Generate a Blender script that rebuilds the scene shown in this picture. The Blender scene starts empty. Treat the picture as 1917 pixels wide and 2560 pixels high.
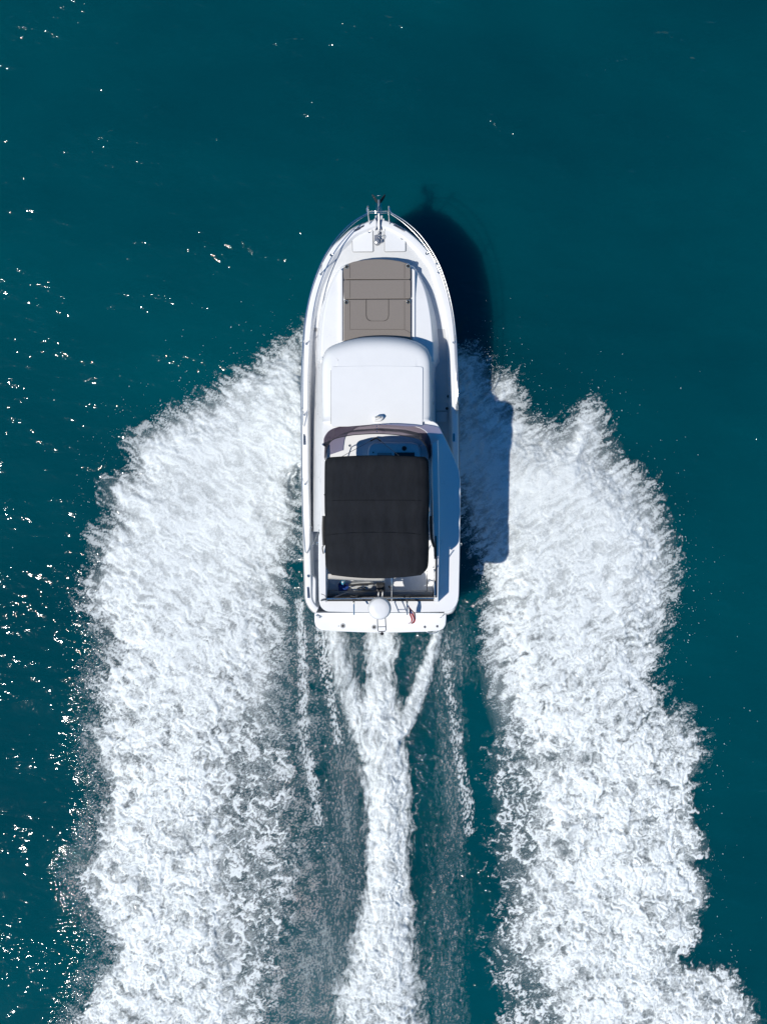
import bpy, bmesh, math, random
import numpy as np
from mathutils import Vector, Matrix

random.seed(7)
R = math.radians
sc = bpy.context.scene
COL = sc.collection

# ------------------------------------------------------------------ camera, sky, sun, exposure
H = 26.0                      # drone height above the water, looking straight down
cam_d = bpy.data.cameras.new("camera")
cam = bpy.data.objects.new("camera", cam_d)
COL.objects.link(cam)
cam.location = (0, 0, H)
cam.rotation_euler = (0, 0, 0)
cam_d.sensor_fit = 'HORIZONTAL'
cam_d.angle = 2 * math.atan(9.585 / H)
cam_d.clip_end = 20000
sc.camera = cam

SX, SY = 0.62, 0.42           # shadow offset per metre of height
horiz = math.hypot(SX, SY)
elev = math.atan(1 / horiz)
sun_dir = Vector((-SX, -SY, 1)).normalized()

w = bpy.data.worlds.new("World")
sc.world = w
w.use_nodes = True
nt = w.node_tree
nt.nodes.clear()
sky = nt.nodes.new("ShaderNodeTexSky")
sky.sky_type = 'NISHITA'
sky.sun_disc = False
sky.sun_elevation = elev
sky.sun_rotation = math.atan2(sun_dir.x, sun_dir.y)
sky.air_density = 1.0
sky.dust_density = 0.2
sky.ozone_density = 3.0
hsv = nt.nodes.new("ShaderNodeHueSaturation")
hsv.inputs["Saturation"].default_value = 1.45
bg = nt.nodes.new("ShaderNodeBackground")
bg.inputs["Strength"].default_value = 0.085
wo = nt.nodes.new("ShaderNodeOutputWorld")
nt.links.new(sky.outputs[0], hsv.inputs["Color"])
nt.links.new(hsv.outputs[0], bg.inputs[0])
nt.links.new(bg.outputs[0], wo.inputs[0])

sun_d = bpy.data.lights.new("sun", 'SUN')
sun_d.energy = 4.3
sun_d.angle = R(0.53)
sun_d.color = (1.0, 0.955, 0.875)
sun = bpy.data.objects.new("sun", sun_d)
COL.objects.link(sun)
sun.location = (-30, -20, 50)
sun.rotation_euler = sun_dir.to_track_quat('Z', 'Y').to_euler()

sc.view_settings.view_transform = 'Standard'
sc.view_settings.look = 'None'
sc.view_settings.exposure = 0.0
sc.view_settings.gamma = 1.0
sc.view_settings.use_curve_mapping = False
sc.render.engine = 'CYCLES'
sc.cycles.use_denoising = True
sc.cycles.use_adaptive_sampling = False
sc.cycles.max_bounces = 8
sc.cycles.transparent_max_bounces = 12
sc.cycles.caustics_reflective = False
sc.cycles.caustics_refractive = False

# ------------------------------------------------------------------ helpers
DROP = 0.40                   # the flybridge level and all above it stands this much lower than first drafted
LOW = False
def zz(z):
    return z - DROP if (LOW and z >= 2.3) else z
def P(px, py, z):
    """a photograph pixel and a height -> a point of the place (metres)"""
    z = zz(z)
    k = (H - z) / H / 100.0
    return ((px - 958.5) * k, (1280 - py) * k, z)

def tag(o, label=None, cat=None, group=None, kind=None):
    if label: o["label"] = label
    if cat: o["category"] = cat
    if group: o["group"] = group
    if kind: o["kind"] = kind
    return o

def empty(name, loc):
    o = bpy.data.objects.new(name, None)
    o.empty_display_size = 0.3
    o.location = loc
    COL.objects.link(o)
    return o

class MB:
    """collects shapes and links them as one mesh object"""
    def __init__(self):
        self.v, self.f = [], []
    def add(self, verts, faces):
        b = len(self.v)
        self.v += [tuple(p) for p in verts]
        self.f += [tuple(i + b for i in f) for f in faces]
        return self
    def box(self, c, s, rz=0.0):
        cx, cy, cz = c
        sx, sy, sz = s[0] / 2, s[1] / 2, s[2] / 2
        ca, sa = math.cos(rz), math.sin(rz)
        vs = []
        for dz in (-sz, sz):
            for dx, dy in ((-sx, -sy), (sx, -sy), (sx, sy), (-sx, sy)):
                vs.append((cx + dx * ca - dy * sa, cy + dx * sa + dy * ca, cz + dz))
        return self.add(vs, [(3, 2, 1, 0), (4, 5, 6, 7), (0, 1, 5, 4), (1, 2, 6, 5), (2, 3, 7, 6), (3, 0, 4, 7)])
    def tube(self, pts, r, n=8, closed=False):
        pts = [Vector(p) for p in pts]
        m = len(pts)
        vs, fs = [], []
        up = None
        for i, p in enumerate(pts):
            if closed:
                t = pts[(i + 1) % m] - pts[i - 1]
            else:
                t = pts[min(i + 1, m - 1)] - pts[max(i - 1, 0)]
            if t.length < 1e-9: t = Vector((0, 0, 1))
            t.normalize()
            if up is None:
                up = Vector((0, 0, 1)) if abs(t.z) < 0.9 else Vector((1, 0, 0))
            a = t.cross(up)
            if a.length < 1e-4: a = t.cross(Vector((1, 0.3, 0)))
            a.normalize()
            b = a.cross(t).normalized()
            up = b
            rr = r[i] if isinstance(r, (list, tuple)) else r
            for k in range(n):
                th = 2 * math.pi * k / n
                vs.append(p + a * (rr * math.cos(th)) + b * (rr * math.sin(th)))
        seg = m if closed else m - 1
        for i in range(seg):
            j = (i + 1) % m
            for k in range(n):
                k2 = (k + 1) % n
                fs.append((i * n + k, i * n + k2, j * n + k2, j * n + k))
        if not closed:
            fs.append(tuple(range(n - 1, -1, -1)))
            fs.append(tuple((m - 1) * n + k for k in range(n)))
        return self.add(vs, fs)
    def lathe(self, c, prof, n=24):
        """prof: (radius, height) from bottom to top"""
        vs, fs = [], []
        for r, z in prof:
            for k in range(n):
                th = 2 * math.pi * k / n
                vs.append((c[0] + r * math.cos(th), c[1] + r * math.sin(th), c[2] + z))
        for i in range(len(prof) - 1):
            for k in range(n):
                k2 = (k + 1) % n
                fs.append((i * n + k, i * n + k2, (i + 1) * n + k2, (i + 1) * n + k))
        fs.append(tuple(range(n - 1, -1, -1)))
        fs.append(tuple((len(prof) - 1) * n + k for k in range(n)))
        return self.add(vs, fs)
    def loft(self, rings, cap0=True, cap1=True):
        n = len(rings[0])
        vs = [p for r in rings for p in r]
        fs = []
        for i in range(len(rings) - 1):
            for k in range(n):
                k2 = (k + 1) % n
                fs.append((i * n + k, i * n + k2, (i + 1) * n + k2, (i + 1) * n + k))
        if cap0: fs.append(tuple(range(n - 1, -1, -1)))
        if cap1: fs.append(tuple((len(rings) - 1) * n + k for k in range(n)))
        return self.add(vs, fs)
    def grid(self, rows):
        """rows of points -> a sheet"""
        n = len(rows[0])
        vs = [p for r in rows for p in r]
        fs = []
        for i in range(len(rows) - 1):
            for k in range(n - 1):
                fs.append((i * n + k, i * n + k + 1, (i + 1) * n + k + 1, (i + 1) * n + k))
        return self.add(vs, fs)
    def build(self, name, mat, parent=None, smooth=40, solid=None, fix=True):
        me = bpy.data.meshes.new(name)
        me.from_pydata([tuple(p) for p in self.v], [], self.f)
        if fix:
            bm = bmesh.new(); bm.from_mesh(me)
            bmesh.ops.recalc_face_normals(bm, faces=bm.faces)
            bm.to_mesh(me); bm.free()
        me.materials.append(mat)
        o = bpy.data.objects.new(name, me)
        COL.objects.link(o)
        if parent is not None:
            o.parent = parent
            if parent.type == 'EMPTY':
                o.matrix_parent_inverse = Matrix.Translation(-Vector(parent.location))
        if smooth:
            for p in me.polygons: p.use_smooth = True
            me.set_sharp_from_angle(angle=R(smooth))
            for p in me.polygons:
                if len(p.vertices) > 6: p.use_smooth = False
        if solid:
            m = o.modifiers.new("thickness", 'SOLIDIFY')
            m.thickness = solid; m.offset = 0
        return o

def catmull(pts, n, closed=False):
    """smooth curve through 2-D/3-D points, evenly spaced by arc length"""
    pts = [np.array(p, float) for p in pts]
    out = []
    m = len(pts)
    rng = range(m if closed else m - 1)
    for i in rng:
        if closed:
            p0, p1, p2, p3 = pts[i - 1], pts[i], pts[(i + 1) % m], pts[(i + 2) % m]
        else:
            p1, p2 = pts[i], pts[i + 1]
            p0 = pts[i - 1] if i > 0 else 2 * p1 - p2
            p3 = pts[i + 2] if i + 2 < m else 2 * p2 - p1
        # centripetal-ish
        for t in np.linspace(0, 1, 16, endpoint=False):
            a = 2 * p1; b = (p2 - p0); c = 2 * p0 - 5 * p1 + 4 * p2 - p3; d = -p0 + 3 * p1 - 3 * p2 + p3
            out.append(0.5 * (a + b * t + c * t * t + d * t ** 3))
    if not closed: out.append(pts[-1])
    out = np.array(out)
    if closed: out = np.vstack([out, out[:1]])
    s = np.concatenate([[0], np.cumsum(np.linalg.norm(np.diff(out, axis=0), axis=1))])
    q = np.linspace(0, s[-1], n, endpoint=not closed)
    return np.stack([np.interp(q, s, out[:, k]) for k in range(out.shape[1])], 1)

def round_poly(pts, r, n=5):
    """polygon with its corners rounded by r (same unit as pts); r may be a list"""
    out = []
    m = len(pts)
    for i in range(m):
        p0, p1, p2 = Vector(pts[i - 1]), Vector(pts[i]), Vector(pts[(i + 1) % m])
        rr = r[i] if isinstance(r, (list, tuple)) else r
        a, b = (p0 - p1), (p2 - p1)
        d = min(rr, a.length * .49, b.length * .49)
        if d < 1e-6:
            out.append(tuple(p1)); continue
        A = p1 + a.normalized() * d; B = p1 + b.normalized() * d
        for k in range(n + 1):
            t = k / n
            q = A * (1 - t) ** 2 + p1 * 2 * t * (1 - t) + B * t * t
            out.append(tuple(q))
    return out

def inset(pts, d):
    """offset a closed 2-D polygon inwards by d"""
    p = np.array(pts, float)
    area = 0.5 * np.sum(p[:, 0] * np.roll(p[:, 1], -1) - np.roll(p[:, 0], -1) * p[:, 1])
    s = 1 if area > 0 else -1
    t = np.roll(p, -1, 0) - np.roll(p, 1, 0)
    t /= np.maximum(np.linalg.norm(t, axis=1, keepdims=True), 1e-9)
    nrm = np.stack([-t[:, 1], t[:, 0]], 1) * s
    return p + nrm * (np.array(d)[:, None] if np.ndim(d) else d)

def pxpoly(pts, z):
    return [P(a, b, z)[:2] for a, b in pts]

def ring(poly, z):
    z = zz(z)
    return [(p[0], p[1], z) for p in poly]

def slab(mb, poly, z0, z1, r=0.02):
    """solid plate with a rounded upper edge"""
    rs = [ring(poly, z0), ring(poly, z1 - r)]
    for k in (1, 2, 3):
        a = k / 3 * math.pi / 2
        rs.append(ring(inset(poly, r * (1 - math.cos(a))), z1 - r + r * math.sin(a)))
    return mb.loft(rs)

# ------------------------------------------------------------------ materials
def mat(name, col, rough=0.4, metal=0.0, noise=0.0, scale=8.0, bump=0.0, bscale=200.0, coat=0.0, spec=0.5, stretch=None):
    m = bpy.data.materials.new(name)
    m.use_nodes = True
    t = m.node_tree
    b = t.nodes["Principled BSDF"]
    b.inputs["Base Color"].default_value = (*col, 1)
    b.inputs["Roughness"].default_value = rough
    b.inputs["Metallic"].default_value = metal
    b.inputs["Coat Weight"].default_value = coat
    b.inputs["Specular IOR Level"].default_value = spec
    tc = t.nodes.new("ShaderNodeTexCoord")
    mp = t.nodes.new("ShaderNodeMapping")
    if stretch: mp.inputs["Scale"].default_value = stretch
    t.links.new(tc.outputs["Object"], mp.inputs[0])
    if noise:
        n = t.nodes.new("ShaderNodeTexNoise")
        n.inputs["Scale"].default_value = scale
        n.inputs["Detail"].default_value = 6
        n.inputs["Roughness"].default_value = 0.65
        t.links.new(mp.outputs[0], n.inputs["Vector"])
        mr = t.nodes.new("ShaderNodeMapRange")
        mr.inputs["From Min"].default_value = 0.3
        mr.inputs["From Max"].default_value = 0.7
        mr.inputs["To Min"].default_value = 1 - noise
        mr.inputs["To Max"].default_value = 1 + noise
        t.links.new(n.outputs[0], mr.inputs[0])
        mx = t.nodes.new("ShaderNodeMix")
        mx.data_type = 'RGBA'; mx.blend_type = 'MULTIPLY'
        mx.inputs[0].default_value = 1
        mx.inputs[6].default_value = (*col, 1)
        t.links.new(mr.outputs[0], mx.inputs[7])
        t.links.new(mx.outputs[2], b.inputs["Base Color"])
        rr = t.nodes.new("ShaderNodeMapRange")
        rr.inputs["To Min"].default_value = max(rough - .08, .02)
        rr.inputs["To Max"].default_value = min(rough + .12, 1)
        t.links.new(n.outputs[0], rr.inputs[0])
        t.links.new(rr.outputs[0], b.inputs["Roughness"])
    if bump:
        n2 = t.nodes.new("ShaderNodeTexNoise")
        n2.inputs["Scale"].default_value = bscale
        n2.inputs["Detail"].default_value = 3
        t.links.new(mp.outputs[0], n2.inputs["Vector"])
        bp = t.nodes.new("ShaderNodeBump")
        bp.inputs["Strength"].default_value = bump
        bp.inputs["Distance"].default_value = 0.01
        t.links.new(n2.outputs[0], bp.inputs["Height"])
        t.links.new(bp.outputs[0], b.inputs["Normal"])
    return m

M_gel = mat("gelcoat_white", (0.80, 0.805, 0.81), 0.28, noise=0.02, scale=2.0, coat=0.3)
M_deck = mat("nonskid_deck", (0.66, 0.67, 0.675), 0.6, noise=0.03, scale=5, bump=0.35, bscale=260)
M_roof = mat("roof_nonskid_white", (0.755, 0.765, 0.775), 0.5, noise=0.015, scale=3, bump=0.15, bscale=240)
M_side = mat("side_deck_grey", (0.50, 0.505, 0.51), 0.6, noise=0.04, scale=6, bump=0.3, bscale=260)
M_chrome = mat("stainless", (0.80, 0.79, 0.77), 0.18, metal=1.0)
M_dkmetal = mat("dark_steel", (0.12, 0.13, 0.15), 0.3, metal=0.8, noise=.1)
M_brushed = mat("brushed_steel", (0.46, 0.46, 0.47), 0.38, metal=0.75, noise=.08, scale=20)
M_black = mat("black_rubber", (0.012, 0.012, 0.014), 0.5, noise=.15, scale=20)
M_canvas = mat("canopy_canvas", (0.0108, 0.0126, 0.0165), 0.85, noise=0.28, scale=11, bump=0.5, bscale=420, spec=0.25, stretch=(1, .35, 1))
M_beige = mat("beige_vinyl", (0.48, 0.45, 0.41), 0.55, noise=.05, scale=8)
M_pad = mat("taupe_fabric", (0.235, 0.208, 0.188), 0.85, noise=0.10, scale=55, bump=0.6, bscale=300, spec=0.2)
M_padseam = mat("taupe_seam", (0.10, 0.088, 0.08), 0.9, noise=.1, scale=60)
M_glass = mat("dark_cabin_glass", (0.01, 0.012, 0.015), 0.06, noise=.05)
M_gray = mat("grey_plastic", (0.33, 0.34, 0.35), 0.45, noise=.05)
M_red = mat("flag_red", (0.30, 0.015, 0.025), 0.75, noise=.1, scale=30)
M_fwhite = mat("flag_white", (0.75, 0.75, 0.75), 0.75, noise=.05, scale=30)
M_navy = mat("flag_navy", (0.03, 0.035, 0.12), 0.75, noise=.1, scale=30)
M_bluebag = mat("blue_bag", (0.02, 0.07, 0.34), 0.5, noise=.25, scale=25, bump=.4, bscale=60)
M_cyan = mat("cyan_plastic", (0.10, 0.50, 0.72), 0.35, noise=.15, scale=30)
M_radar = mat("radar_white", (0.74, 0.75, 0.765), 0.35, noise=.02, scale=6)

def tinted():
    m = bpy.data.materials.new("smoked_acrylic")
    m.use_nodes = True
    t = m.node_tree
    t.nodes.clear()
    out = t.nodes.new("ShaderNodeOutputMaterial")
    tr = t.nodes.new("ShaderNodeBsdfTransparent")
    tr.inputs[0].default_value = (0.25, 0.21, 0.265, 1)
    gl = t.nodes.new("ShaderNodeBsdfGlossy")
    gl.inputs["Color"].default_value = (0.8, 0.8, 0.8, 1)
    gl.inputs["Roughness"].default_value = 0.04
    mx = t.nodes.new("ShaderNodeMixShader")
    mx.inputs[0].default_value = 0.05
    t.links.new(tr.outputs[0], mx.inputs[1])
    t.links.new(gl.outputs[0], mx.inputs[2])
    t.links.new(mx.outputs[0], out.inputs[0])
    return m
M_tint = tinted()

# ------------------------------------------------------------------ noise toolbox (numpy)
_rng = np.random.default_rng(11)
_PERM = np.concatenate([_rng.permutation(256)] * 2).astype(np.int32)
_ANG = _rng.uniform(0, 2 * np.pi, 256).astype(np.float32)
_GX, _GY = np.cos(_ANG), np.sin(_ANG)

def perlin(x, y, seed=0):
    x = x.astype(np.float32) + seed * 17.31
    y = y.astype(np.float32) + seed * 9.77
    xi = np.floor(x); yi = np.floor(y)
    fx = x - xi; fy = y - yi
    xi = xi.astype(np.int32) & 255; yi = yi.astype(np.int32) & 255
    ux = fx * fx * fx * (fx * (fx * 6 - 15) + 10)
    uy = fy * fy * fy * (fy * (fy * 6 - 15) + 10)
    x1 = (xi + 1) & 255; y1 = (yi + 1) & 255
    pa, pb = _PERM[xi], _PERM[x1]
    h00 = _PERM[pa + yi]; h10 = _PERM[pb + yi]; h01 = _PERM[pa + y1]; h11 = _PERM[pb + y1]
    a = _GX[h00] * fx + _GY[h00] * fy
    b = _GX[h10] * (fx - 1) + _GY[h10] * fy
    c = _GX[h01] * fx + _GY[h01] * (fy - 1)
    d = _GX[h11] * (fx - 1) + _GY[h11] * (fy - 1)
    p = a + ux * (b - a)
    q = c + ux * (d - c)
    return (p + uy * (q - p)) * 1.5

def fbm(x, y, octs=4, gain=0.5, seed=0):
    s = 0; a = 1.0; n = 0
    for o in range(octs):
        s = s + a * perlin(x * 2 ** o, y * 2 ** o, seed + o * 3)
        n += a; a *= gain
    return s / n

def billow(x, y, octs=4, gain=0.5, seed=0):
    s = 0; a = 1.0; n = 0
    for o in range(octs):
        s = s + a * np.abs(perlin(x * 2 ** o, y * 2 ** o, seed + o * 3))
        n += a; a *= gain
    return s / n

def sstep(a, b, x):
    t = np.clip((x - a) / (b - a), 0, 1)
    return t * t * (3 - 2 * t)

def uniform(t):
    q = np.percentile(t[::7, ::7], np.linspace(0, 100, 201))
    return np.interp(t, q, np.linspace(0, 1, 201)).astype(np.float32)

def sdf(poly, U, V):
    """signed distance to a polygon (inside positive), same unit as its points"""
    p = np.array(poly, np.float32)
    d2 = np.full(U.shape, 1e12, np.float32)
    ins = np.zeros(U.shape, bool)
    n = len(p)
    for i in range(n):
        ax, ay = p[i]; bx, by = p[(i + 1) % n]
        ex, ey = bx - ax, by - ay
        wx, wy = U - ax, V - ay
        t = np.clip((wx * ex + wy * ey) / max(ex * ex + ey * ey, 1e-6), 0, 1)
        dx, dy = wx - ex * t, wy - ey * t
        d2 = np.minimum(d2, dx * dx + dy * dy)
        if ay != by:
            c = ((ay > V) != (by > V)) & (U < (bx - ax) * (V - ay) / (by - ay) + ax)
            ins ^= c
    return np.where(ins, 1, -1) * np.sqrt(d2)

def bilinear(A, r, c):
    h, w_ = A.shape
    r = np.clip(r, 0, h - 1.001); c = np.clip(c, 0, w_ - 1.001)
    r0 = r.astype(np.int32); c0 = c.astype(np.int32)
    fr = r - r0; fc = c - c0
    return (A[r0, c0] * (1 - fr) * (1 - fc) + A[r0, c0 + 1] * (1 - fr) * fc
            + A[r0 + 1, c0] * fr * (1 - fc) + A[r0 + 1, c0 + 1] * fr * fc)
# ------------------------------------------------------------------ the sea
# wake fields are laid out on a grid in units of 1 cm of water surface (u to starboard, v aft)
STEP = 2.0
u0, u1, v0, v1 = -60.0, 1985.0, 690.0, 2740.0
us = np.arange(u0, u1, STEP, dtype=np.float32)
vs_ = np.arange(v0, v1, STEP, dtype=np.float32)
U, V = np.meshgrid(us, vs_)

L_OUT = [(775, 820), (757, 836), (733, 854), (664, 898), (642, 920), (562, 959), (548, 990), (508, 1003), (450, 1032),
         (396, 1066), (330, 1100), (334, 1155), (340, 1190), (272, 1202), (283, 1271), (290, 1307), (243, 1336), (247, 1380),
         (262, 1412), (222, 1445), (211, 1481), (229, 1525), (262, 1568), (293, 1613), (245, 1687), (254, 1743), (267, 1791),
         (228, 1852), (250, 1912), (284, 1969), (258, 2017), (254, 2077), (237, 2134), (198, 2177), (224, 2242), (237, 2294),
         (276, 2338), (284, 2403), (237, 2468), (198, 2538), (170, 2620), (150, 2760)]
L_DENSE = L_OUT + [(560, 2760), (625, 2555), (625, 2425), (604, 2294), (586, 2120), (572, 1990), (612, 1860), (642, 1782),
                   (671, 1687), (692, 1626), (696, 1597), (696, 1525), (704, 1452), (707, 1398), (733, 1365), (738, 1300),
                   (752, 1191), (790, 1170)]
L_LACE = L_OUT + [(690, 2760), (690, 2555), (700, 2381), (742, 2251), (742, 2077), (736, 1930), (724, 1787), (705, 1690),
                  (692, 1626), (696, 1525), (704, 1452), (733, 1365), (738, 1300), (752, 1191), (790, 1170)]
R_OUT = [(1120, 862), (1143, 876), (1178, 884), (1214, 896), (1234, 949), (1269, 938), (1296, 990), (1282, 1026), (1320, 1049),
         (1355, 1065), (1398, 1077), (1437, 1043), (1485, 1018), (1508, 1059), (1504, 1112), (1543, 1151), (1579, 1179),
         (1622, 1214), (1630, 1263), (1665, 1330), (1677, 1389), (1677, 1467), (1665, 1538), (1642, 1616), (1627, 1693),
         (1646, 1725), (1655, 1771), (1706, 1785), (1743, 1822), (1754, 1887), (1734, 1943), (1724, 1971), (1724, 2017),
         (1747, 2086), (1759, 2133), (1734, 2156), (1757, 2193), (1766, 2248), (1743, 2295), (1743, 2350), (1701, 2387),
         (1700, 2415), (1775, 2424), (1831, 2424), (1859, 2489), (1891, 2554), (1925, 2650), (1930, 2760)]
R_DENSE = R_OUT + [(1420, 2760), (1380, 2560), (1360, 2480), (1275, 2341), (1265, 2225), (1305, 2156), (1312, 2040), (1308, 1924),
                   (1275, 1832), (1261, 1785), (1243, 1716), (1224, 1628), (1220, 1546), (1218, 1467), (1210, 1412),
                   (1175, 1349), (1151, 1271), (1120, 1200)]
R_LACE = R_OUT + [(1215, 2760), (1220, 2555), (1250, 2503), (1224, 2434), (1206, 2341), (1261, 2248), (1243, 2202), (1215, 2156),
                  (1224, 2086), (1210, 1994), (1205, 1901), (1245, 1800), (1243, 1716), (1224, 1628), (1220, 1546),
                  (1218, 1467), (1210, 1412), (1175, 1349), (1151, 1271), (1120, 1200)]
C_MID = [(915, 1560), (989, 1560), (992, 1640), (985, 1700), (1000, 1760), (1012, 1800), (1010, 1835), (1022, 1935), (1030, 2035), (1022, 2148),
         (1022, 2215), (1034, 2283), (1036, 2351), (1043, 2455), (1060, 2555), (1075, 2760), (800, 2760), (834, 2600), (836, 2500), (868, 2400), (884, 2340),
         (900, 2283), (915, 2215), (917, 2148), (917, 2035), (902, 1935), (899, 1831), (896, 1780), (905, 1740), (918, 1690), (914, 1600)]
C_LEFT = [(812, 1560), (852, 1560), (870, 1640), (902, 1738), (930, 1800), (940, 1890), (900, 1890), (872, 1800), (850, 1740), (826, 1660)]
C_RIGHT = [(1078, 1560), (1112, 1560), (1098, 1640), (1074, 1720), (1052, 1785), (1026, 1835), (985, 1880), (975, 1810), (1006, 1765), (1034, 1700), (1056, 1640)]
S_L1 = [(742, 1500), (762, 1500), (768, 1620), (768, 1700), (764, 1786), (778, 1876), (797, 1967), (805, 2060), (785, 2060), (772, 1967), (755, 1876), (747, 1786), (750, 1696), (744, 1600)]
S_L2 = [(785, 1560), (815, 1560), (822, 1640), (826, 1709), (846, 1777), (860, 1860), (838, 1860), (828, 1777), (808, 1709), (796, 1640)]
S_R1 = [(1098, 1560), (1118, 1560), (1128, 1700), (1146, 1820), (1160, 1899), (1178, 2000), (1184, 2086), (1168, 2086), (1150, 2000), (1136, 1899), (1122, 1763), (1108, 1650)]

# coarse distance fields, looked up through a warp
CS = 6.0
cu = np.arange(u0 - 80, u1 + 80, CS, dtype=np.float32)
cv = np.arange(v0 - 80, v1 + 80, CS, dtype=np.float32)
CU, CV = np.meshgrid(cu, cv)
def field(poly, UU, VV):
    return bilinear(sdf(poly, CU, CV), (VV - cv[0]) / CS, (UU - cu[0]) / CS)

# edge warps: big lobes, tufts, frayed tips
w1x = fbm(U / 70, V / 70, 2, seed=1); w1y = fbm(U / 70, V / 70, 2, seed=2)
w2x = fbm(U / 24, V / 24, 3, seed=3); w2y = fbm(U / 24, V / 24, 3, seed=4)
w3x = fbm(U / 9, V / 9, 3, 0.6, seed=5); w3y = fbm(U / 9, V / 9, 3, 0.6, seed=6)
WU = U + 14 * w1x + 17 * w2x + 9 * w3x
WV = V + 14 * w1y + 17 * w2y + 9 * w3y

near = 1 - sstep(1380, 1780, V)                 # spray thrown from the hull, further aft it has fallen and broken into lace
aft = sstep(1500, 2050, V)

def spray_noise(ang, L1, L2, seed):
    ca, sa = math.cos(R(ang)), math.sin(R(ang))
    wu = U + 20 * w1x + 3 * w2x; wv = V + 20 * w1y + 3 * w2y
    return fbm((wu * ca + wv * sa) / L1, (-wu * sa + wv * ca) / L2, 4, 0.58, seed=seed)

# textures ---------------------------------------------------------------
def g(t):
    return ((t - t[::5, ::5].mean()) / t[::5, ::5].std()).astype(np.float32)
fib_l = spray_noise(213, 52, 13, 21)
fib_r = spray_noise(-32, 52, 13, 27)
fibre = g(np.where(U < 950, fib_l, fib_r))
fb = g(spray_noise(90, 40, 8, 31))              # streaks that run straight aft
wu, wv = U + 26 * w1x + 22 * w2x + 6 * w3x, V + 26 * w1y + 22 * w2y + 6 * w3y
cot = g(np.sqrt(billow(wu / 34, wv / 31, 5, 0.66, seed=41)))
cot2 = g(billow((U + 14 * w2x + 4 * w3x) / 17, (V + 14 * w2y + 4 * w3y) / 17, 4, 0.6, seed=45))
soft = g(fbm(wu / 30, wv / 30, 6, 0.72, seed=47))
def ridge(L1, L2, k, ws, seed):
    q = 1 - np.abs(perlin((U + ws * (w1x + 1.2 * w2x + .35 * w3x)) / L1, (V + ws * (w1y + 1.2 * w2y + .35 * w3y)) / L2, seed)) * 1.9
    return np.clip(q, 0, 1) ** k
rid, rid2, rid3 = ridge(40, 32, 2.5, 24, 51), ridge(19, 17, 2.2, 16, 53), ridge(9.5, 9, 2.0, 9, 55)
lace = g(0.9 * rid + 0.75 * rid2 + 0.5 * rid3 + 0.18 * soft)
fine = fbm(U / 4.5, V / 4.5, 2, 0.7, seed=61)
fine_v = fbm(U / 4.2, V / 9.0, 2, 0.7, seed=63)
big = fbm(U / 150, V / 150, 3, seed=65)
bigg = g(fbm(U / 95 + .5 * w1x, V / 95, 2, seed=67))

n_near = g(0.70 * fibre + 0.30 * soft + 0.12 * cot2 + 0.16 * g(fine) + .5 * bigg)
n_mid = g(0.55 * cot + 0.45 * soft + 0.25 * cot2 + .50 * fibre + 0.10 * g(fine))
n_aft = g(0.95 * lace + 0.42 * cot + 0.30 * soft)
midw = sstep(1120, 1480, V + 60 * w1x) * (1 - aft)
TEX = g(near * (1 - midw) * n_near + midw * n_mid + aft * n_aft + (1 - np.clip(near * (1 - midw) + midw + aft, 0, 1)) * n_mid)
CON = 0.15 + 0.10 * midw + 0.24 * aft            # how deep the hollows go

def cover(c, t, s=0.22):
    return sstep(1 - c - s, 1 - c + s, t) * sstep(0, 0.12, c)

# lobes --------------------------------------------------------------------
def lobe(dense_p, lace_p):
    sd = field(dense_p, WU, WV)
    sl = field(lace_p, WU, WV)
    inn = np.where(U < 950, sstep(420, 600, U), 1 - sstep(1330, 1500, U))        # the side facing the boat frays into lace
    lo = 34 - 14 * aft * (1 - inn)
    D = 0.54 * sstep(-lo, 50 + 55 * aft * inn - 14 * aft * (1 - inn), sd) + 0.46 * sstep(-lo, 40 + 40 * aft * inn - 8 * aft * (1 - inn), sl)
    return D, sd, sl
D_L, sdL, slL = lobe(L_DENSE, L_LACE)
D_R, sdR, slR = lobe(R_DENSE, R_LACE)
D = np.maximum(D_L, D_R)

inlace = sstep(.12, .40, D) * (1 - sstep(.55, .85, D))
core = sstep(40, 150, np.maximum(sdL, sdR))      # the thick middle of each bank
x = 1.40 * D - 0.42 + .10 * core + CON * TEX * (0.85 + .22 * (1 - core) * (1 - aft) * sstep(.05, .5, D) + .3 * (1 - core) * aft + 1.25 * aft * inlace) + (.08 + .10 * aft) * bigg
x = np.where(D > 0.002, x, 0)
a_lobe = 0.97 * sstep(-.05, 1.40, x) * sstep(0.0, 0.10, D)
mist = 0.50 * near * sstep(-30, 70, np.maximum(sdL, sdR)) + (0.40 - .20 * inlace) * aft * sstep(.12, .62, D) * (1 + .25 * np.clip(soft, -2, 2))
a_lobe = np.maximum(a_lobe, a_lobe * .35 + mist)
# centre wash ----------------------------------------------------------------
CWU = U + 6 * w1x + 10 * w2x + 6 * w3x
CWV = V + 8 * w1y + 14 * w2y + 8 * w3y
sM = field(C_MID, CWU, CWV); AWU = U + 5 * w2x + 4 * w3x; AWV = V + 8 * w2y + 6 * w3y
sCL = field(C_LEFT, AWU, AWV); sCR = field(C_RIGHT, AWU, AWV)
loose = sstep(2200, 2500, V)
Dm = sstep(-24 - 26 * loose, 20 + 26 * loose, sM)
Dm = np.maximum(Dm, 0.98 * sstep(-9, 15, sCR))
Dm = np.maximum(Dm, 0.92 * sstep(-26, 16, sCL))
Tm = g(0.9 * fb * (1 - .6 * loose) + 0.4 * soft + .3 * cot2 + .5 * loose * cot + .10 * g(fine))
xm = 1.45 * Dm - .40 + (.17 + .12 * loose) * Tm + .06 * bigg
a_mid = 0.95 * sstep(-.05, 1.42, np.where(Dm > .002, xm, 0)) * sstep(0, .1, Dm)
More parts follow.
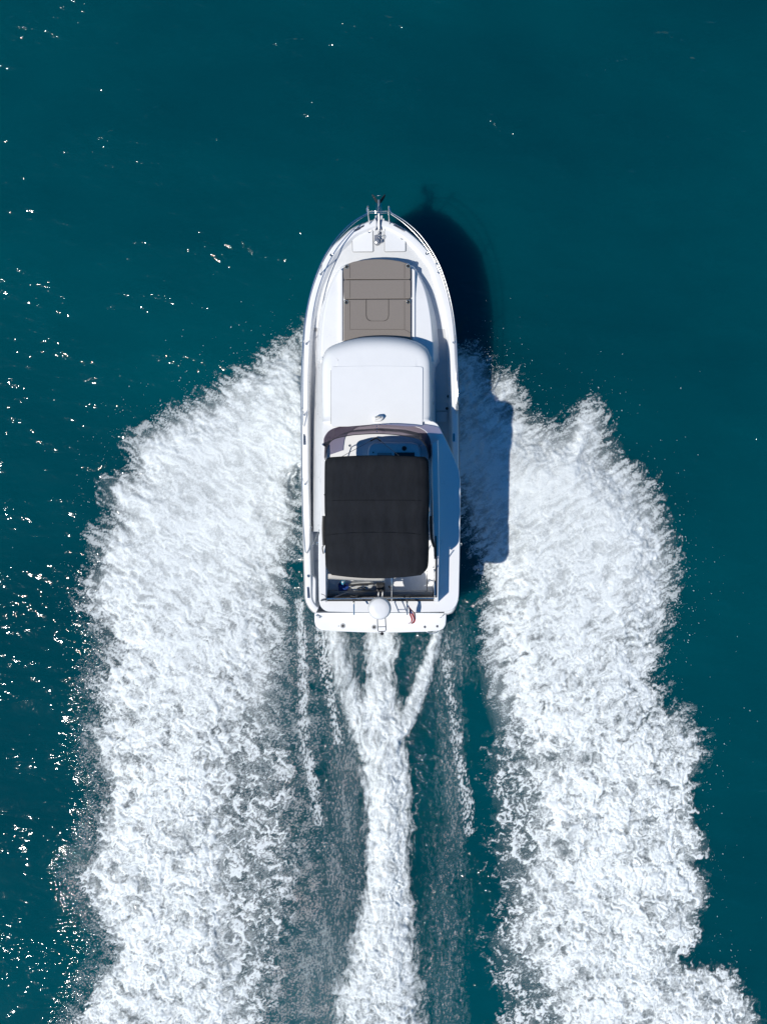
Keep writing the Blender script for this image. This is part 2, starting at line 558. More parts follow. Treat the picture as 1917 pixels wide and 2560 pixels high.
# open streaks and the grey bubbly water between the lobes
strk = np.maximum.reduce([0.62 * sstep(-9, 12, field(S_L1, CWU, V)), 0.55 * sstep(-9, 12, field(S_L2, CWU, V)),
                          0.5 * sstep(-10, 12, field(S_R1, CWU, V)) * sstep(1560, 1700, V)])
a_strk = cover(strk, uniform(g(fine_v) + .6 * fb + .5 * soft), 0.34) * 0.8
BETW = [(745, 1380), (1150, 1380), (1210, 1480), (1235, 1700), (1205, 1850), (1220, 2100), (1250, 2250), (1200, 2400), (1220, 2760),
        (680, 2760), (690, 2400), (745, 2250), (745, 2000), (725, 1800), (690, 1650), (700, 1500)]
sB = field(BETW, WU, WV)
inb = sstep(-10, 95, sB)
def blob(cx, cy, rx, ry):
    return np.exp(-(((U - cx) / rx) ** 2 + ((V - cy) / ry) ** 2))
bub = (0.34 * blob(868, 1860, 40, 190) + 0.40 * blob(858, 2080, 44, 230) + 0.40 * blob(770, 2430, 95, 170) + 0.30 * blob(830, 2330, 70, 200)
       + 0.28 * blob(1125, 1790, 36, 170) + 0.30 * blob(1145, 1960, 34, 130) + 0.22 * blob(1120, 2260, 60, 260) + 0.24 * blob(1130, 2520, 70, 140)
       + 0.40 * blob(745, 1520, 26, 90) + 0.30 * blob(735, 1600, 40, 120) + 0.36 * blob(1120, 1640, 34, 80) + 0.26 * blob(1045, 1650, 30, 100)
       + 0.30 * blob(880, 1640, 30, 80) + 0.22 * blob(1180, 1600, 34, 110) + .2 * blob(850, 1700, 30, 120))
bub = .72 * bub * inb * np.clip(1 + 0.9 * fbm(U / 40, V / 110, 3, seed=71), 0.2, 2)
Tb = uniform(.9 * g(fbm(U / 3.4, V / 13, 2, .6, seed=74)) + .45 * g(fbm(U / 12, V / 90, 2, seed=76)) + .5 * g(perlin(U / 3.5, V / 5, 73)) + .2 * soft)
bub = bub * (1 - sstep(-20, 15, np.maximum(slL, slR)))
a_bub = cover(np.clip(bub * .8, 0, .6), Tb, 0.40) * 0.23
veil = np.clip(0.14 * bub, 0, 0.2)               # sunk bubbles: a milky veil
# fringe of aerated water outside the port lobe
fr = sstep(-75, -5, field(L_OUT + [(760, 2760), (760, 830)], U + 30 * w1x + 16 * w2x, V + 30 * w1y + 16 * w2y)) * sstep(1470, 1640, V)
Tf = uniform(fbm(U / 26, V / 26, 3, seed=81) + .5 * fine)
veil = np.maximum(veil, 0.09 * fr * sstep(.25, .8, Tf))
a_fr = cover(0.42 * fr * (0.35 + .9 * Tf), uniform(g(fine) + .6 * g(perlin(U / 6, V / 6, 83))+.7*soft), 0.3) * .22
# mist where the spray leaves the hull, and frayed tips
tip = np.maximum(sstep(-44, 4, sdL) * (U < 950), sstep(-44, 4, sdR) * (U > 950)) * (1 - .9 * aft)
a_tip = cover(0.42 * tip, uniform(.6 * g(fine) + .7 * fibre + .7 * soft), 0.34) * 0.6
inner_mist = (0.55 * blob(640, 1700, 40, 90) + 0.5 * blob(1235, 1640, 22, 90) + 0.35 * blob(1262, 1760, 26, 60) + .3 * blob(700, 1560, 18, 90))
ALPHA = 1 - (1 - np.clip(a_lobe, 0, 1)) * (1 - np.clip(a_mid, 0, 1)) * (1 - a_strk) * (1 - a_bub) * (1 - veil) * (1 - a_fr) * (1 - a_tip) * (1 - .6 * np.clip(inner_mist, 0, 1))
ALPHA = np.clip(ALPHA, 0, 0.985).astype(np.float32)

# heights (cm): the lobes are banks of spray, the wash is a ridge
mound = 20 * sstep(0, 120, sdL) * (1 - .45 * aft) + 20 * sstep(0, 120, sdR) * (1 - .45 * aft)
mound += 26 * near * (np.exp(-((U - 740) / 90) ** 2) * sstep(850, 1000, V) * (1 - sstep(1150, 1350, V)) * (sdL > 0) * sstep(0, 30, sdL))
mound += 15 * sstep(-2, 60, sM) * sstep(1640, 1800, V)
mound += 8 * sstep(-10, 22, sCL) + 10 * sstep(-8, 18, sCR)
def lim(t): return np.clip(t, -2, 2)
lump = .55 * lim(soft) * (1 - .4 * near) + .35 * lim(cot) * (1 - .5 * near + 1.2 * midw) + .4 * near * lim(fibre) + aft * (1.15 * lim(cot) + 1.1 * rid + .6 * rid2) + 3.0 * big
body = np.clip(np.maximum(D, Dm), 0, 1)
HGT = (2.0 + mound + lump * (0.15 + .85 * body) * sstep(.05, .5, ALPHA)) / 100.0

def wake_sheet(name, mask, mat_, label, cat):
    keep = ALPHA > 0.02
    q = (keep[:-1, :-1] | keep[1:, :-1] | keep[:-1, 1:] | keep[1:, 1:]) & mask[:-1, :-1]
    rr, cc = np.nonzero(q)
    W_ = U.shape[1]
    a = rr * W_ + cc
    quads = np.stack([a + W_, a + W_ + 1, a + 1, a], 1)
    used, inv = np.unique(quads, return_inverse=True)
    quads = inv.reshape(-1, 4)
    X = (U.ravel()[used] - 958.5) / 100; Y = (1280 - V.ravel()[used]) / 100; Z = HGT.ravel()[used]
    me = bpy.data.meshes.new(name)
    me.vertices.add(len(used)); me.loops.add(quads.size); me.polygons.add(len(quads))
    me.vertices.foreach_set("co", np.stack([X, Y, Z], 1).astype(np.float32).ravel())
    me.loops.foreach_set("vertex_index", quads.astype(np.int32).ravel())
    me.polygons.foreach_set("loop_start", np.arange(0, quads.size, 4, dtype=np.int32))
    me.polygons.foreach_set("use_smooth", np.ones(len(quads), bool))
    me.update(calc_edges=True)
    at = me.attributes.new("foam", 'FLOAT', 'POINT')
    at.data.foreach_set("value", ALPHA.ravel()[used].astype(np.float32))
    me.materials.append(mat_)
    o = bpy.data.objects.new(name, me)
    COL.objects.link(o)
    tag(o, label, cat, kind="stuff")
    return o

def foam_mat():
    m = bpy.data.materials.new("foam")
    m.use_nodes = True
    t = m.node_tree; t.nodes.clear()
    N = t.nodes.new; L = t.links.new
    out = N("ShaderNodeOutputMaterial")
    at = N("ShaderNodeAttribute"); at.attribute_name = "foam"
    geo = N("ShaderNodeNewGeometry")
    n1 = N("ShaderNodeTexNoise"); n1.inputs["Scale"].default_value = 42; n1.inputs["Detail"].default_value = 3; n1.inputs["Roughness"].default_value = .65
    L(geo.outputs["Position"], n1.inputs["Vector"])
    mr = N("ShaderNodeMapRange"); mr.inputs["From Min"].default_value = .32; mr.inputs["From Max"].default_value = .68
    mr.inputs["To Min"].default_value = -0.11; mr.inputs["To Max"].default_value = 0.11
    L(n1.outputs[0], mr.inputs[0])
    # thin foam breaks up more than thick foam
    ad = N("ShaderNodeMath"); ad.operation = 'ADD'; ad.use_clamp = True
    L(at.outputs["Fac"], ad.inputs[0]); L(mr.outputs[0], ad.inputs[1])
    lim = N("ShaderNodeMath"); lim.operation = 'MINIMUM'
    k = N("ShaderNodeMath"); k.operation = 'MULTIPLY'; k.inputs[1].default_value = 2.2
    L(at.outputs["Fac"], k.inputs[0])
    L(ad.outputs[0], lim.inputs[0]); L(k.outputs[0], lim.inputs[1])
    bp = N("ShaderNodeBump"); bp.inputs["Strength"].default_value = 0.25; bp.inputs["Distance"].default_value = 0.01
    L(n1.outputs[0], bp.inputs["Height"])
    df = N("ShaderNodeSubsurfaceScattering"); df.falloff = 'BURLEY'      # light soaks through the froth
    df.inputs["Scale"].default_value = 0.06; df.inputs["Radius"].default_value = (1, 1, 1)
    df.inputs["Color"].default_value = (0.70, 0.74, 0.75, 1)
    L(bp.outputs[0], df.inputs["Normal"])
    tr = N("ShaderNodeBsdfTransparent")
    mx = N("ShaderNodeMixShader")
    L(lim.outputs[0], mx.inputs[0]); L(tr.outputs[0], mx.inputs[1]); L(df.outputs[0], mx.inputs[2])
    L(mx.outputs[0], out.inputs[0])
    return m
M_FOAM = foam_mat()
port = (U < 900) & ((slL > -30) | (U < 640)) & ~((V > 1300) & (U > 752))
stbd = (U > 1100) & ((slR > -30) | (U > 1300)) & ~((V > 1450) & (U < 1196))
wake_sheet("wake_foam", port, M_FOAM, "broad white bank of foam thrown off the port side of the motor boat", "foam")
wake_sheet("wake_foam", stbd, M_FOAM, "broad white bank of foam thrown off the starboard side, with the boat's shadow across it", "foam")
wake_sheet("propeller_wash", ~port & ~stbd, M_FOAM, "narrow white churned trail running straight aft from the swim platform", "foam")

# flying droplets round the ragged edges of the spray
def droplets():
    rg = np.random.default_rng(5)
    w_ = (np.maximum(np.exp(-np.abs(sdL + 14) / 16) * (U < 800) * (sdL < 14), np.exp(-np.abs(sdR + 14) / 17) * (U > 1100) * (sdR < 14)))
    w_ = w_ * (1 - .75 * aft) * np.clip(0.15 + 1.6 * fbm(U / 38, V / 38, 2, seed=91), 0, 2) ** 1.5
    w_ += 0.05 * np.exp(-np.abs(sdL + 45) / 40) * (U < 700) * (1 - .7 * aft) * (sdL < 0) + 0.035 * np.exp(-np.abs(sdR + 45) / 40) * (U > 1200) * (1 - .7 * aft) * (sdR < 0)
    p = w_.ravel().astype(np.float64); p /= p.sum()
    n = 3200
    idx = rg.choice(p.size, n, p=p)
    x = (U.ravel()[idx] + rg.uniform(-1, 1, n) - 958.5) / 100
    y = (1280 - V.ravel()[idx] + rg.uniform(-1, 1, n)) / 100
    z = rg.uniform(0.03, 0.35, n)
    r = 0.003 + 0.008 * rg.random(n) ** 3
    oc = np.array([(1, 0, 0), (0, 1, 0), (-1, 0, 0), (0, -1, 0), (0, 0, 1), (0, 0, -1)], float)
    ell = 1 + 1.2 * rg.random(n)
    ang = np.where(x < 0, R(128), R(52)) + rg.normal(0, .4, n)
    vx = oc[None, :, 0] * (r * ell)[:, None]; vy = oc[None, :, 1] * r[:, None]
    ca, sa = np.cos(-ang)[:, None], np.sin(-ang)[:, None]
    co = np.stack([x[:, None] + vx * ca - vy * sa, y[:, None] + vx * sa + vy * ca, z[:, None] + oc[None, :, 2] * r[:, None]], 2).reshape(-1, 3)
    tri = np.array([(0, 1, 4), (1, 2, 4), (2, 3, 4), (3, 0, 4), (1, 0, 5), (2, 1, 5), (3, 2, 5), (0, 3, 5)])
    fa = (tri[None] + (np.arange(n) * 6)[:, None, None]).reshape(-1, 3)
    me = bpy.data.meshes.new("spray_droplets")
    me.from_pydata(co.tolist(), [], fa.tolist())
    m = mat("spray_water", (0.75, 0.77, 0.78), 0.35)
    me.materials.append(m)
    o = bpy.data.objects.new("spray_droplets", me)
    COL.objects.link(o)
    tag(o, "fine white droplets of spray flying off the ragged edges of the foam", "spray", kind="stuff")
droplets()

# sea surface: one sheet, fine where the camera looks, then out to the horizon
VIGNETTE_OFFSET = (21, 9, 0)  # noise shift that puts the painted vignetting, darker water, on the right
def sea():
    st = 0.08
    xs = np.concatenate([[-4000, -600, -100, -30], np.arange(-11.2, 11.21, st), [30, 100, 600, 4000]])
    ys = np.concatenate([[-4000, -600, -100, -34], np.arange(-15.2, 14.4, st), [34, 100, 600, 4000]])
    X, Y = np.meshgrid(xs, ys)
    inside = (np.abs(X) < 11.1) & (Y > -15.1) & (Y < 14.3)
    fade = np.where(inside, 1, 0) * sstep(11.1, 10.2, np.abs(X)) * sstep(-15.1, -14.2, Y) * sstep(14.3, 13.4, Y)
    Xc = np.clip(X, -12, 12); Yc = np.clip(Y, -16, 15)
    ca, sa = math.cos(R(-28)), math.sin(R(-28))
    a = (Xc * ca + Yc * sa); b = (-Xc * sa + Yc * ca)
    Z = fade * (0.012 * fbm(a / 3.2, b / 1.3, 2, seed=101)) - 0.012
    # turbulence: near and inside the wake the surface is rougher
    fu = (958.5 + Xc * 100).astype(np.float32); fv = (1280 - Yc * 100).astype(np.float32)
    tu = np.maximum(sstep(-110, -10, sdf(L_OUT + [(760, 2760), (760, 830)], fu, fv)) * sstep(1350, 1700, fv),
                    0.8 * sstep(-10, 40, sdf(BETW, fu, fv)))
    me = bpy.data.meshes.new("sea")
    n = len(xs)
    rr, cc = np.meshgrid(np.arange(len(ys) - 1), np.arange(n - 1), indexing='ij')
    k = (rr * n + cc).ravel()
    quads = np.stack([k, k + 1, k + n + 1, k + n], 1)
    me.vertices.add(X.size); me.loops.add(quads.size); me.polygons.add(len(quads))
    me.vertices.foreach_set("co", np.stack([X.ravel(), Y.ravel(), Z.ravel()], 1).astype(np.float32).ravel())
    me.loops.foreach_set("vertex_index", quads.astype(np.int32).ravel())
    me.polygons.foreach_set("loop_start", np.arange(0, quads.size, 4, dtype=np.int32))
    me.polygons.foreach_set("use_smooth", np.ones(len(quads), bool))
    me.update(calc_edges=True)
    at = me.attributes.new("turbulence", 'FLOAT', 'POINT')
    at.data.foreach_set("value", tu.ravel().astype(np.float32))
    m = bpy.data.materials.new("sea_water")
    m.use_nodes = True
    t = m.node_tree; t.nodes.clear()
    N = t.nodes.new; L = t.links.new
    out = N("ShaderNodeOutputMaterial")
    geo = N("ShaderNodeNewGeometry")
    def mapped(rot, scale, loc=(0, 0, 0)):
        mp = N("ShaderNodeMapping"); mp.inputs["Location"].default_value = loc; mp.inputs["Rotation"].default_value = (0, 0, R(rot)); mp.inputs["Scale"].default_value = scale
        L(geo.outputs["Position"], mp.inputs[0]); return mp.outputs[0]
    def noise(vec, s, d, r=.5, dist=0.0):
        n_ = N("ShaderNodeTexNoise"); n_.inputs["Scale"].default_value = s; n_.inputs["Detail"].default_value = d
        n_.inputs["Roughness"].default_value = r; n_.inputs["Distortion"].default_value = dist
        L(vec, n_.inputs["Vector"]); return n_.outputs[0]
    def mth(op, a, b=None, clamp=False):
        q = N("ShaderNodeMath"); q.operation = op; q.use_clamp = clamp
        for i, v in enumerate((a, b)):
            if v is None: continue
            if isinstance(v, (int, float)): q.inputs[i].default_value = v
            else: L(v, q.inputs[i])
        return q.outputs[0]
    swell = noise(mapped(40, (.35, 1, 1)), 1.1, 2)
    chop = noise(mapped(40, (.6, 1, 1)), 2.7, 2, .5, .3)
    rip = noise(mapped(34, (.9, 1, 1)), 5.6, 2, .5, .4)
    patch = noise(mapped(40, (.4, 1, 1)), 0.8, 3, .6)
    pk = N("ShaderNodeMapRange"); pk.inputs["From Min"].default_value = .44; pk.inputs["From Max"].default_value = .68
    pk.inputs["To Min"].default_value = .22; pk.inputs["To Max"].default_value = 1.4
    L(patch, pk.inputs[0])
    tb = N("ShaderNodeAttribute"); tb.attribute_name = "turbulence"
    amp = mth('ADD', pk.outputs[0], mth('MULTIPLY', tb.outputs["Fac"], 1.6))
    hgt = mth('ADD', mth('MULTIPLY', swell, 0.12), mth('MULTIPLY', mth('MULTIPLY', chop, pk.outputs[0]), 0.105))
    hgt = mth('ADD', hgt, mth('MULTIPLY', mth('MULTIPLY', rip, amp), 0.037))
    fineb = noise(mapped(0, (1, 1, 1)), 26, 2)
    hgt = mth('ADD', hgt, mth('MULTIPLY', mth('MULTIPLY', fineb, tb.outputs["Fac"]), 0.012))
    bp = N("ShaderNodeBump"); bp.inputs["Strength"].default_value = 1; bp.inputs["Distance"].default_value = 1
    L(hgt, bp.inputs["Height"])
    # water body: broad tone noise, offset to paint vignetting into the colour
    vignette_noise = noise(mapped(25, (.5, 1, 1), VIGNETTE_OFFSET), 0.13, 4, .55)
    dr = N("ShaderNodeMapRange"); dr.inputs["From Min"].default_value = .3; dr.inputs["From Max"].default_value = .7
    L(vignette_noise, dr.inputs[0])
    mixc = N("ShaderNodeMix"); mixc.data_type = 'RGBA'
    mixc.inputs[6].default_value = (0.0003, 0.0360, 0.0505, 1)
    mixc.inputs[7].default_value = (0.0003, 0.0630, 0.0800, 1)
    L(dr.outputs[0], mixc.inputs[0])
    df = N("ShaderNodeSubsurfaceScattering"); df.falloff = 'BURLEY'
    df.inputs["Scale"].default_value = 0.85; df.inputs["Radius"].default_value = (1, 1, 1)   # light spreads in the water: soft shadows
    L(mixc.outputs[2], df.inputs["Color"])
    bp2 = N("ShaderNodeBump"); bp2.inputs["Strength"].default_value = .35; bp2.inputs["Distance"].default_value = 1
    L(hgt, bp2.inputs["Height"]); L(bp2.outputs[0], df.inputs["Normal"])
    gl = N("ShaderNodeBsdfGlossy"); gl.inputs["Roughness"].default_value = 0.06
    L(bp.outputs[0], gl.inputs["Normal"])
    fr = N("ShaderNodeFresnel"); fr.inputs["IOR"].default_value = 1.33
    L(bp.outputs[0], fr.inputs["Normal"])
    mx = N("ShaderNodeMixShader")
    L(fr.outputs[0], mx.inputs[0]); L(df.outputs[0], mx.inputs[1]); L(gl.outputs[0], mx.inputs[2])
    L(mx.outputs[0], out.inputs[0])
    me.materials.append(m)
    o = bpy.data.objects.new("sea", me)
    COL.objects.link(o)
    tag(o, "deep teal sea with scattered sun glints", "sea", kind="structure")
sea()
# ------------------------------------------------------------------ the motor boat
ROOT = (-0.05, 2.0, 0.0)
boat = empty("motor_boat", ROOT)
tag(boat, "white flybridge motor boat with black canopy speeding across the sea", "motor boat")

def zg(Y):      # gunwale height along the boat
    return float(np.interp(Y, [-2.5, 0, 3, 5, 6.9], [1.20, 1.34, 1.60, 1.78, 1.95]))
def dd(Y):      # how far the side deck lies below the gunwale
    return float(np.interp(Y, [-2.5, 0, 2.2, 3.2, 4.0, 4.8, 5.6, 6.9], [.55, .50, .42, .30, .17, .11, .08, .06]))
def PG(px, py, dz=0.0):
    z = 1.5
    for _ in range(4):
        z = zg(P(px, py, z)[1]) + dz
    return P(px, py, z)

g_port = [(790, 1532), (785, 1531), (766, 1503), (763, 1450), (760.5, 1368), (758, 1270), (756, 1209), (755, 1098), (755, 959), (758, 880),
          (762, 817), (770, 770), (784, 709), (803, 662), (825, 622), (851, 598), (880, 572), (915, 556), (937, 549)]
g_stbd = [(957, 549), (980, 556), (1013, 574), (1043, 598), (1073, 631), (1096, 663), (1114, 718), (1128, 773), (1137, 831), (1141, 885),
          (1143, 959), (1145, 1070), (1146, 1200), (1146, 1300), (1145, 1400), (1141, 1500), (1128, 1531), (1110, 1533)]
NS = 110
cp = catmull([PG(*p)[:2] for p in g_port], NS)
cs = catmull([PG(*p)[:2] for p in g_stbd], NS)
outl = np.vstack([cp, cs])                       # port stern -> bow -> starboard stern
NN = len(outl)
tan = np.gradient(outl, axis=0); tan /= np.linalg.norm(tan, axis=1, keepdims=True)
# smooth the normals round the stem
nrm = np.stack([tan[:, 1], -tan[:, 0]], 1)       # points inboard (to the right of travel)
def in_ring(d, z_off):
    out = []
    for i, (p, n) in enumerate(zip(outl, nrm)):
        di = d(p[1]) if callable(d) else d
        q = p + n * di
        zo = z_off(p[1]) if callable(z_off) else z_off
        out.append((q[0], q[1], zg(p[1]) + zo))
    return out
capw = lambda Y: float(np.interp(Y, [-2.5, 2, 4, 5.5, 6.9], [.15, .145, .15, .19, .16]))

# hull: outer skin down to the keel line
def hull_level(fx, y_bow, z, zmix):
    """outline squeezed towards the centre line, its bow pulled aft"""
    yb = outl[:, 1].max(); ys = outl[:, 1].min()
    out = []
    for p in outl:
        t = (p[1] - ys) / (yb - ys)
        y = ys + t * (y_bow - ys)
        cx = -0.03
        f = fx * (1 - 0.30 * t ** 3 * (1 - zmix))
        out.append((cx + (p[0] - cx) * f, y, zg(p[1]) * zmix + z * (1 - zmix)))
    return out
yb = outl[:, 1].max()
rows = [in_ring(0.0, 0.0), in_ring(-0.012, -0.05), in_ring(-0.012, -0.12), in_ring(0.01, -0.14),
        hull_level(.975, yb - .12, 0.2, .70), hull_level(.95, yb - .35, 0.2, .42), hull_level(.91, yb - .75, 0.2, .18),
        hull_level(.86, yb - 1.15, 0.15, 0.0), hull_level(.70, yb - 1.7, -.15, 0.0), hull_level(.05, yb - 2.4, -.6, 0.0)]
mb = MB().grid(rows)
n = NN
mb.f.append(tuple(r * n for r in range(len(rows))) + tuple(r * n + n - 1 for r in range(len(rows) - 1, -1, -1)))   # transom
mb.build("hull", M_gel, boat, smooth=50)

# rubbing strake round the sheer
mb = MB().tube([(p[0], p[1], p[2] - .085) for p in in_ring(-0.015, 0.0)], 0.024, 6)
mb.build("rubbing_strake", M_gray, boat)

# gunwale: cap, its inner lip and the inside of the bulwark
rows = [in_ring(0.0, 0.0), in_ring(0.02, 0.022), in_ring(lambda Y: capw(Y) * .5, 0.03), in_ring(lambda Y: capw(Y) - .02, 0.022), in_ring(capw, 0.0),
        in_ring(lambda Y: capw(Y) + .025, lambda Y: -dd(Y) * .5), in_ring(lambda Y: capw(Y) + .05, lambda Y: -dd(Y))]
MB().grid(rows).build("gunwale", M_gel, boat, smooth=35)

# deck: port edge joined to starboard edge
edge = in_ring(lambda Y: capw(Y) + .045, lambda Y: -dd(Y) + .001)
rows = []
for i in range(NS):
    a, b = Vector(edge[i]), Vector(edge[NN - 1 - i])
    row = []
    for k in range(13):
        t = k / 12
        q = a.lerp(b, t)
        q.z += 0.035 * (1 - (2 * t - 1) ** 2) * (1 if q.y > 4 else .3)
        row.append(tuple(q))
    rows.append(row)
rows_deck = rows
fore = [r for r in rows if r[0][1] > 4.35 or r[0][1] > 4.2]
side = [r for r in rows if r[0][1] <= max(q[0][1] for q in rows if q[0][1] <= 4.35)]
side = side + [fore[0]]
MB().grid(side).build("side_deck", M_side, boat, smooth=35)
MB().grid(fore).build("foredeck", M_deck, boat, smooth=35)

# bow: anchor slot, two locker lids, windlass
zb = 1.87
slot = MB().grid([[P(937.5, 577, zb - .02), P(937.5, 545, zb + .02)], [P(938, 577, zb + .045), P(938, 545, zb + .085)], [P(932, 577, zb + .045), P(934, 546, zb + .08)]])
slot.grid([[P(956.5, 577, zb - .02), P(956.5, 545, zb + .02)], [P(956, 577, zb + .045), P(956, 545, zb + .085)], [P(962, 577, zb + .045), P(960, 546, zb + .08)]])
slot.box(P(947, 572, zb - .005), (.17, .62, .03))
slot.build("anchor_slot", M_gel, boat, smooth=0, fix=False)
def dk(x_, y_):
    i = int(np.argmin([abs(r[0][1] - y_) for r in rows_deck]))
    r = np.array(rows_deck[i]); return float(np.interp(x_, r[:, 0], r[:, 2]))
def lid(poly, z, latch):
    mb = MB(); slab(mb, round_poly(pxpoly(poly, z), .02, 3), -.03, .012, .010)
    zf = lambda x_, y_: dk(x_, y_) + .012
    mb.v = [(a_, b_, c_ + zf(a_, b_)) for a_, b_, c_ in mb.v]
    o = mb.build("locker_lid", M_roof, boat)
    j = MB()
    pts = round_poly(pxpoly(poly, z), .02, 3)
    j.tube([(p[0], p[1], zf(p[0], p[1]) - .002) for p in inset(pts, -.008)], .0125, 5, closed=True)
    j.build("joint", M_gray, o)
    c = P(*latch, z); c = (c[0], c[1], zf(c[0], c[1]) + .012)
    MB().lathe(c, [(.028, -.01), (.028, .006), (.022, .012), (.012, .008), (.011, .002)], 16).build("latch", M_chrome, o)
def deckz(px, py):
    z = 1.7
    for _ in range(4):
        Y = P(px, py, z)[1]; z = zg(Y) - dd(Y) + .033
    return z
lid([(882, 628), (881, 595), (924, 570), (931, 575), (932, 628)], deckz(907, 605) + .006, (923, 580))
lid([(962, 628), (962, 576), (974, 570), (1013, 592), (1013, 627)], deckz(987, 605) + .006, (1005, 596))

wz = deckz(945, 604)
wl = MB()
wl.lathe(P(943, 606, wz), [(.075, 0), (.075, .03), (.055, .05), (.045, .09), (.055, .12), (.06, .14), (.03, .155)], 20)
wl.lathe(P(952, 604, wz), [(.045, 0), (.045, .08), (.02, .10)], 14)
wl.box((P(941, 597, wz)[0], P(941, 597, wz)[1], wz + .06), (.10, .12, .12))
w_o = wl.build("windlass", M_brushed, boat)
MB().box(P(949, 583, wz + .03), (.07, .05, .06)).build("chain_stopper", M_dkmetal, boat, smooth=0)
# chain from the stopper to the windlass
ch = MB()
a, b = Vector(P(948, 574, wz + .08)), Vector(P(948, 600, wz + .10))
for i in range(9):
    c = a.lerp(b, i / 8)
    r0 = .016
    pts = []
    for k in range(8):
        th = 2 * math.pi * k / 8
        d = Vector((math.cos(th) * r0 * .65, math.sin(th) * r0 * 1.35, 0)) if i % 2 else Vector((0, math.sin(th) * r0 * 1.35, math.cos(th) * r0 * .65))
        pts.append(c + d)
    ch.tube(pts, .005, 5, closed=True)
ch.build("anchor_chain", M_chrome, boat)
hk = [P(952, 600, wz + .1), P(957, 596, wz + .12), P(960, 590, wz + .1), P(957, 587, wz + .08), P(953, 592, wz + .06)]
MB().tube(catmull(hk, 14), .006, 6).build("windlass_cable", M_gray, boat)

# bow roller the anchor rides on
br = MB()
for s in (-1, 1):
    x0 = 947 + s * 6.0
    pts = [P(x0, 575, zb + .03), P(x0, 545, zb + .10), P(x0, 520, zb + .16), P(x0, 508, zb + .16)]
    for i in range(3):
        q0, q1 = Vector(pts[i]), Vector(pts[i + 1])
        m_ = (q0 + q1) / 2; d = q1 - q0
        br.add([(q0.x - .006, q0.y, q0.z - .05), (q0.x + .006, q0.y, q0.z - .05), (q1.x + .006, q1.y, q1.z - .05), (q1.x - .006, q1.y, q1.z - .05),
                (q0.x - .006, q0.y, q0.z + .04), (q0.x + .006, q0.y, q0.z + .04), (q1.x + .006, q1.y, q1.z + .04), (q1.x - .006, q1.y, q1.z + .04)],
               [(3, 2, 1, 0), (4, 5, 6, 7), (0, 1, 5, 4), (1, 2, 6, 5), (2, 3, 7, 6), (3, 0, 4, 7)])
br.build("bow_roller", M_chrome, boat, smooth=0)

# anchor, a thing of its own resting on the roller
anc = empty("anchor", P(947, 520, zb + .1))
tag(anc, "stainless plough anchor hanging over the bow roller", "anchor")
sh = [P(948, 572, zb + .11), P(947.5, 540, zb + .19), P(947, 512, zb + .24), P(946.5, 500, zb + .20)]
MB().tube(catmull(sh, 12), .026, 8).build("shank", M_brushed, anc)
fl = MB()
tipz = zb - .02
c0 = P(946.5, 505, zb + .06); aft = P(946.5, 484, zb + .10)
for s in (-1, 1):
    wing = [P(946.5, 512, zb + .0), P(946.5 + s * 3, 500, zb + .12), P(946.5 + s * 11, 489, zb + .2), P(946.5 + s * 17, 484.5, zb + .22),
            P(946.5 + s * 16, 491, zb + .1), P(946.5 + s * 9, 503, zb - .04)]
    top = [(p[0], p[1], p[2] + .012) for p in wing]
    fl.loft([wing, top])
fl.build("fluke", M_dkmetal, anc, smooth=0)
MB().tube([P(941, 487.5, zb + .24), P(952, 487.5, zb + .24)], .011, 6).build("roll_bar", M_chrome, anc)

# chrome fairleads and cleats
def fairlead(p0, p1, dz=.03):
    a, b = Vector(PG(*p0, dz)), Vector(PG(*p1, dz))
    mb = MB()
    c = (a + b) / 2; L_ = (b - a).length; rz = math.atan2(b.y - a.y, b.x - a.x)
    mb.box((c.x, c.y, c.z), (L_, .055, .012), rz)
    o = mb.build("fairlead", M_chrome, boat, smooth=0)
    m2 = MB(); m2.box((c.x, c.y, c.z + .008), (L_ * .82, .028, .006), rz)
    m2.build("fairlead_slot", M_dkmetal, o, smooth=0)
for p0, p1 in (((885, 577), (912, 563)), ((984, 560), (1012, 576)), ((761, 1083), (761, 1112)), ((770, 1467), (771.5, 1495)), ((1134, 1083), (1134, 1104))):
    fairlead(p0, p1)
def cleat(px, py, z=None, r=.036):
    c = PG(px, py, .028) if z is None else P(px, py, z)
    o = MB().lathe(c, [(r, -.01), (r, .008), (r * .8, .016), (r * .55, .012)], 18).build("cleat", M_chrome, boat)
    m2 = MB(); m2.box((c[0], c[1], c[2] + .017), (r * 1.0, r * .32, .008), .4); m2.build("cleat_horn", M_dkmetal, o, smooth=0)
for p in ((828, 637), (1067, 633), (771, 1440)):
    cleat(*p)
cleat(777, 1318, 1.2, .034)

# railing: pulpit, two rails a side and stanchions
def rail_pts(lst, dz):
    return [PG(a, b, h) for (a, b), h in zip(lst, dz)]
def spline3(pts, n=60):
    return [tuple(p) for p in catmull(pts, n)]
railing = empty("railing", P(947, 560, 1.9))
railing.parent = boat
railing.matrix_parent_inverse = Matrix.Translation(-Vector(ROOT))
def rail_part(mb, name):
    o = mb.build(name, M_chrome, None)
    o.parent = railing
    o.matrix_parent_inverse = Matrix.Translation(-Vector(railing.location))
top_p = [((918, 532), .62), ((887, 550), .60), ((858, 575), .58), ((830, 609), .55), ((803, 655), .52), ((779, 720), .48), ((764, 790), .46), ((757, 870), .44),
         ((754, 960), .43), ((754, 1080), .42), ((755, 1190), .41), ((758, 1290), .38), ((763, 1375), .18), ((767, 1383), .03)]
mid_p = [((921, 533.5), .34), ((890, 553), .33), ((861, 579), .32), ((833, 612), .30), ((806, 657), .28), ((781, 722), .26), ((766, 792), .25), ((759.5, 870), .24),
         ((757.5, 1000), .24), ((757.5, 1060), .1), ((760, 1066), .03)]
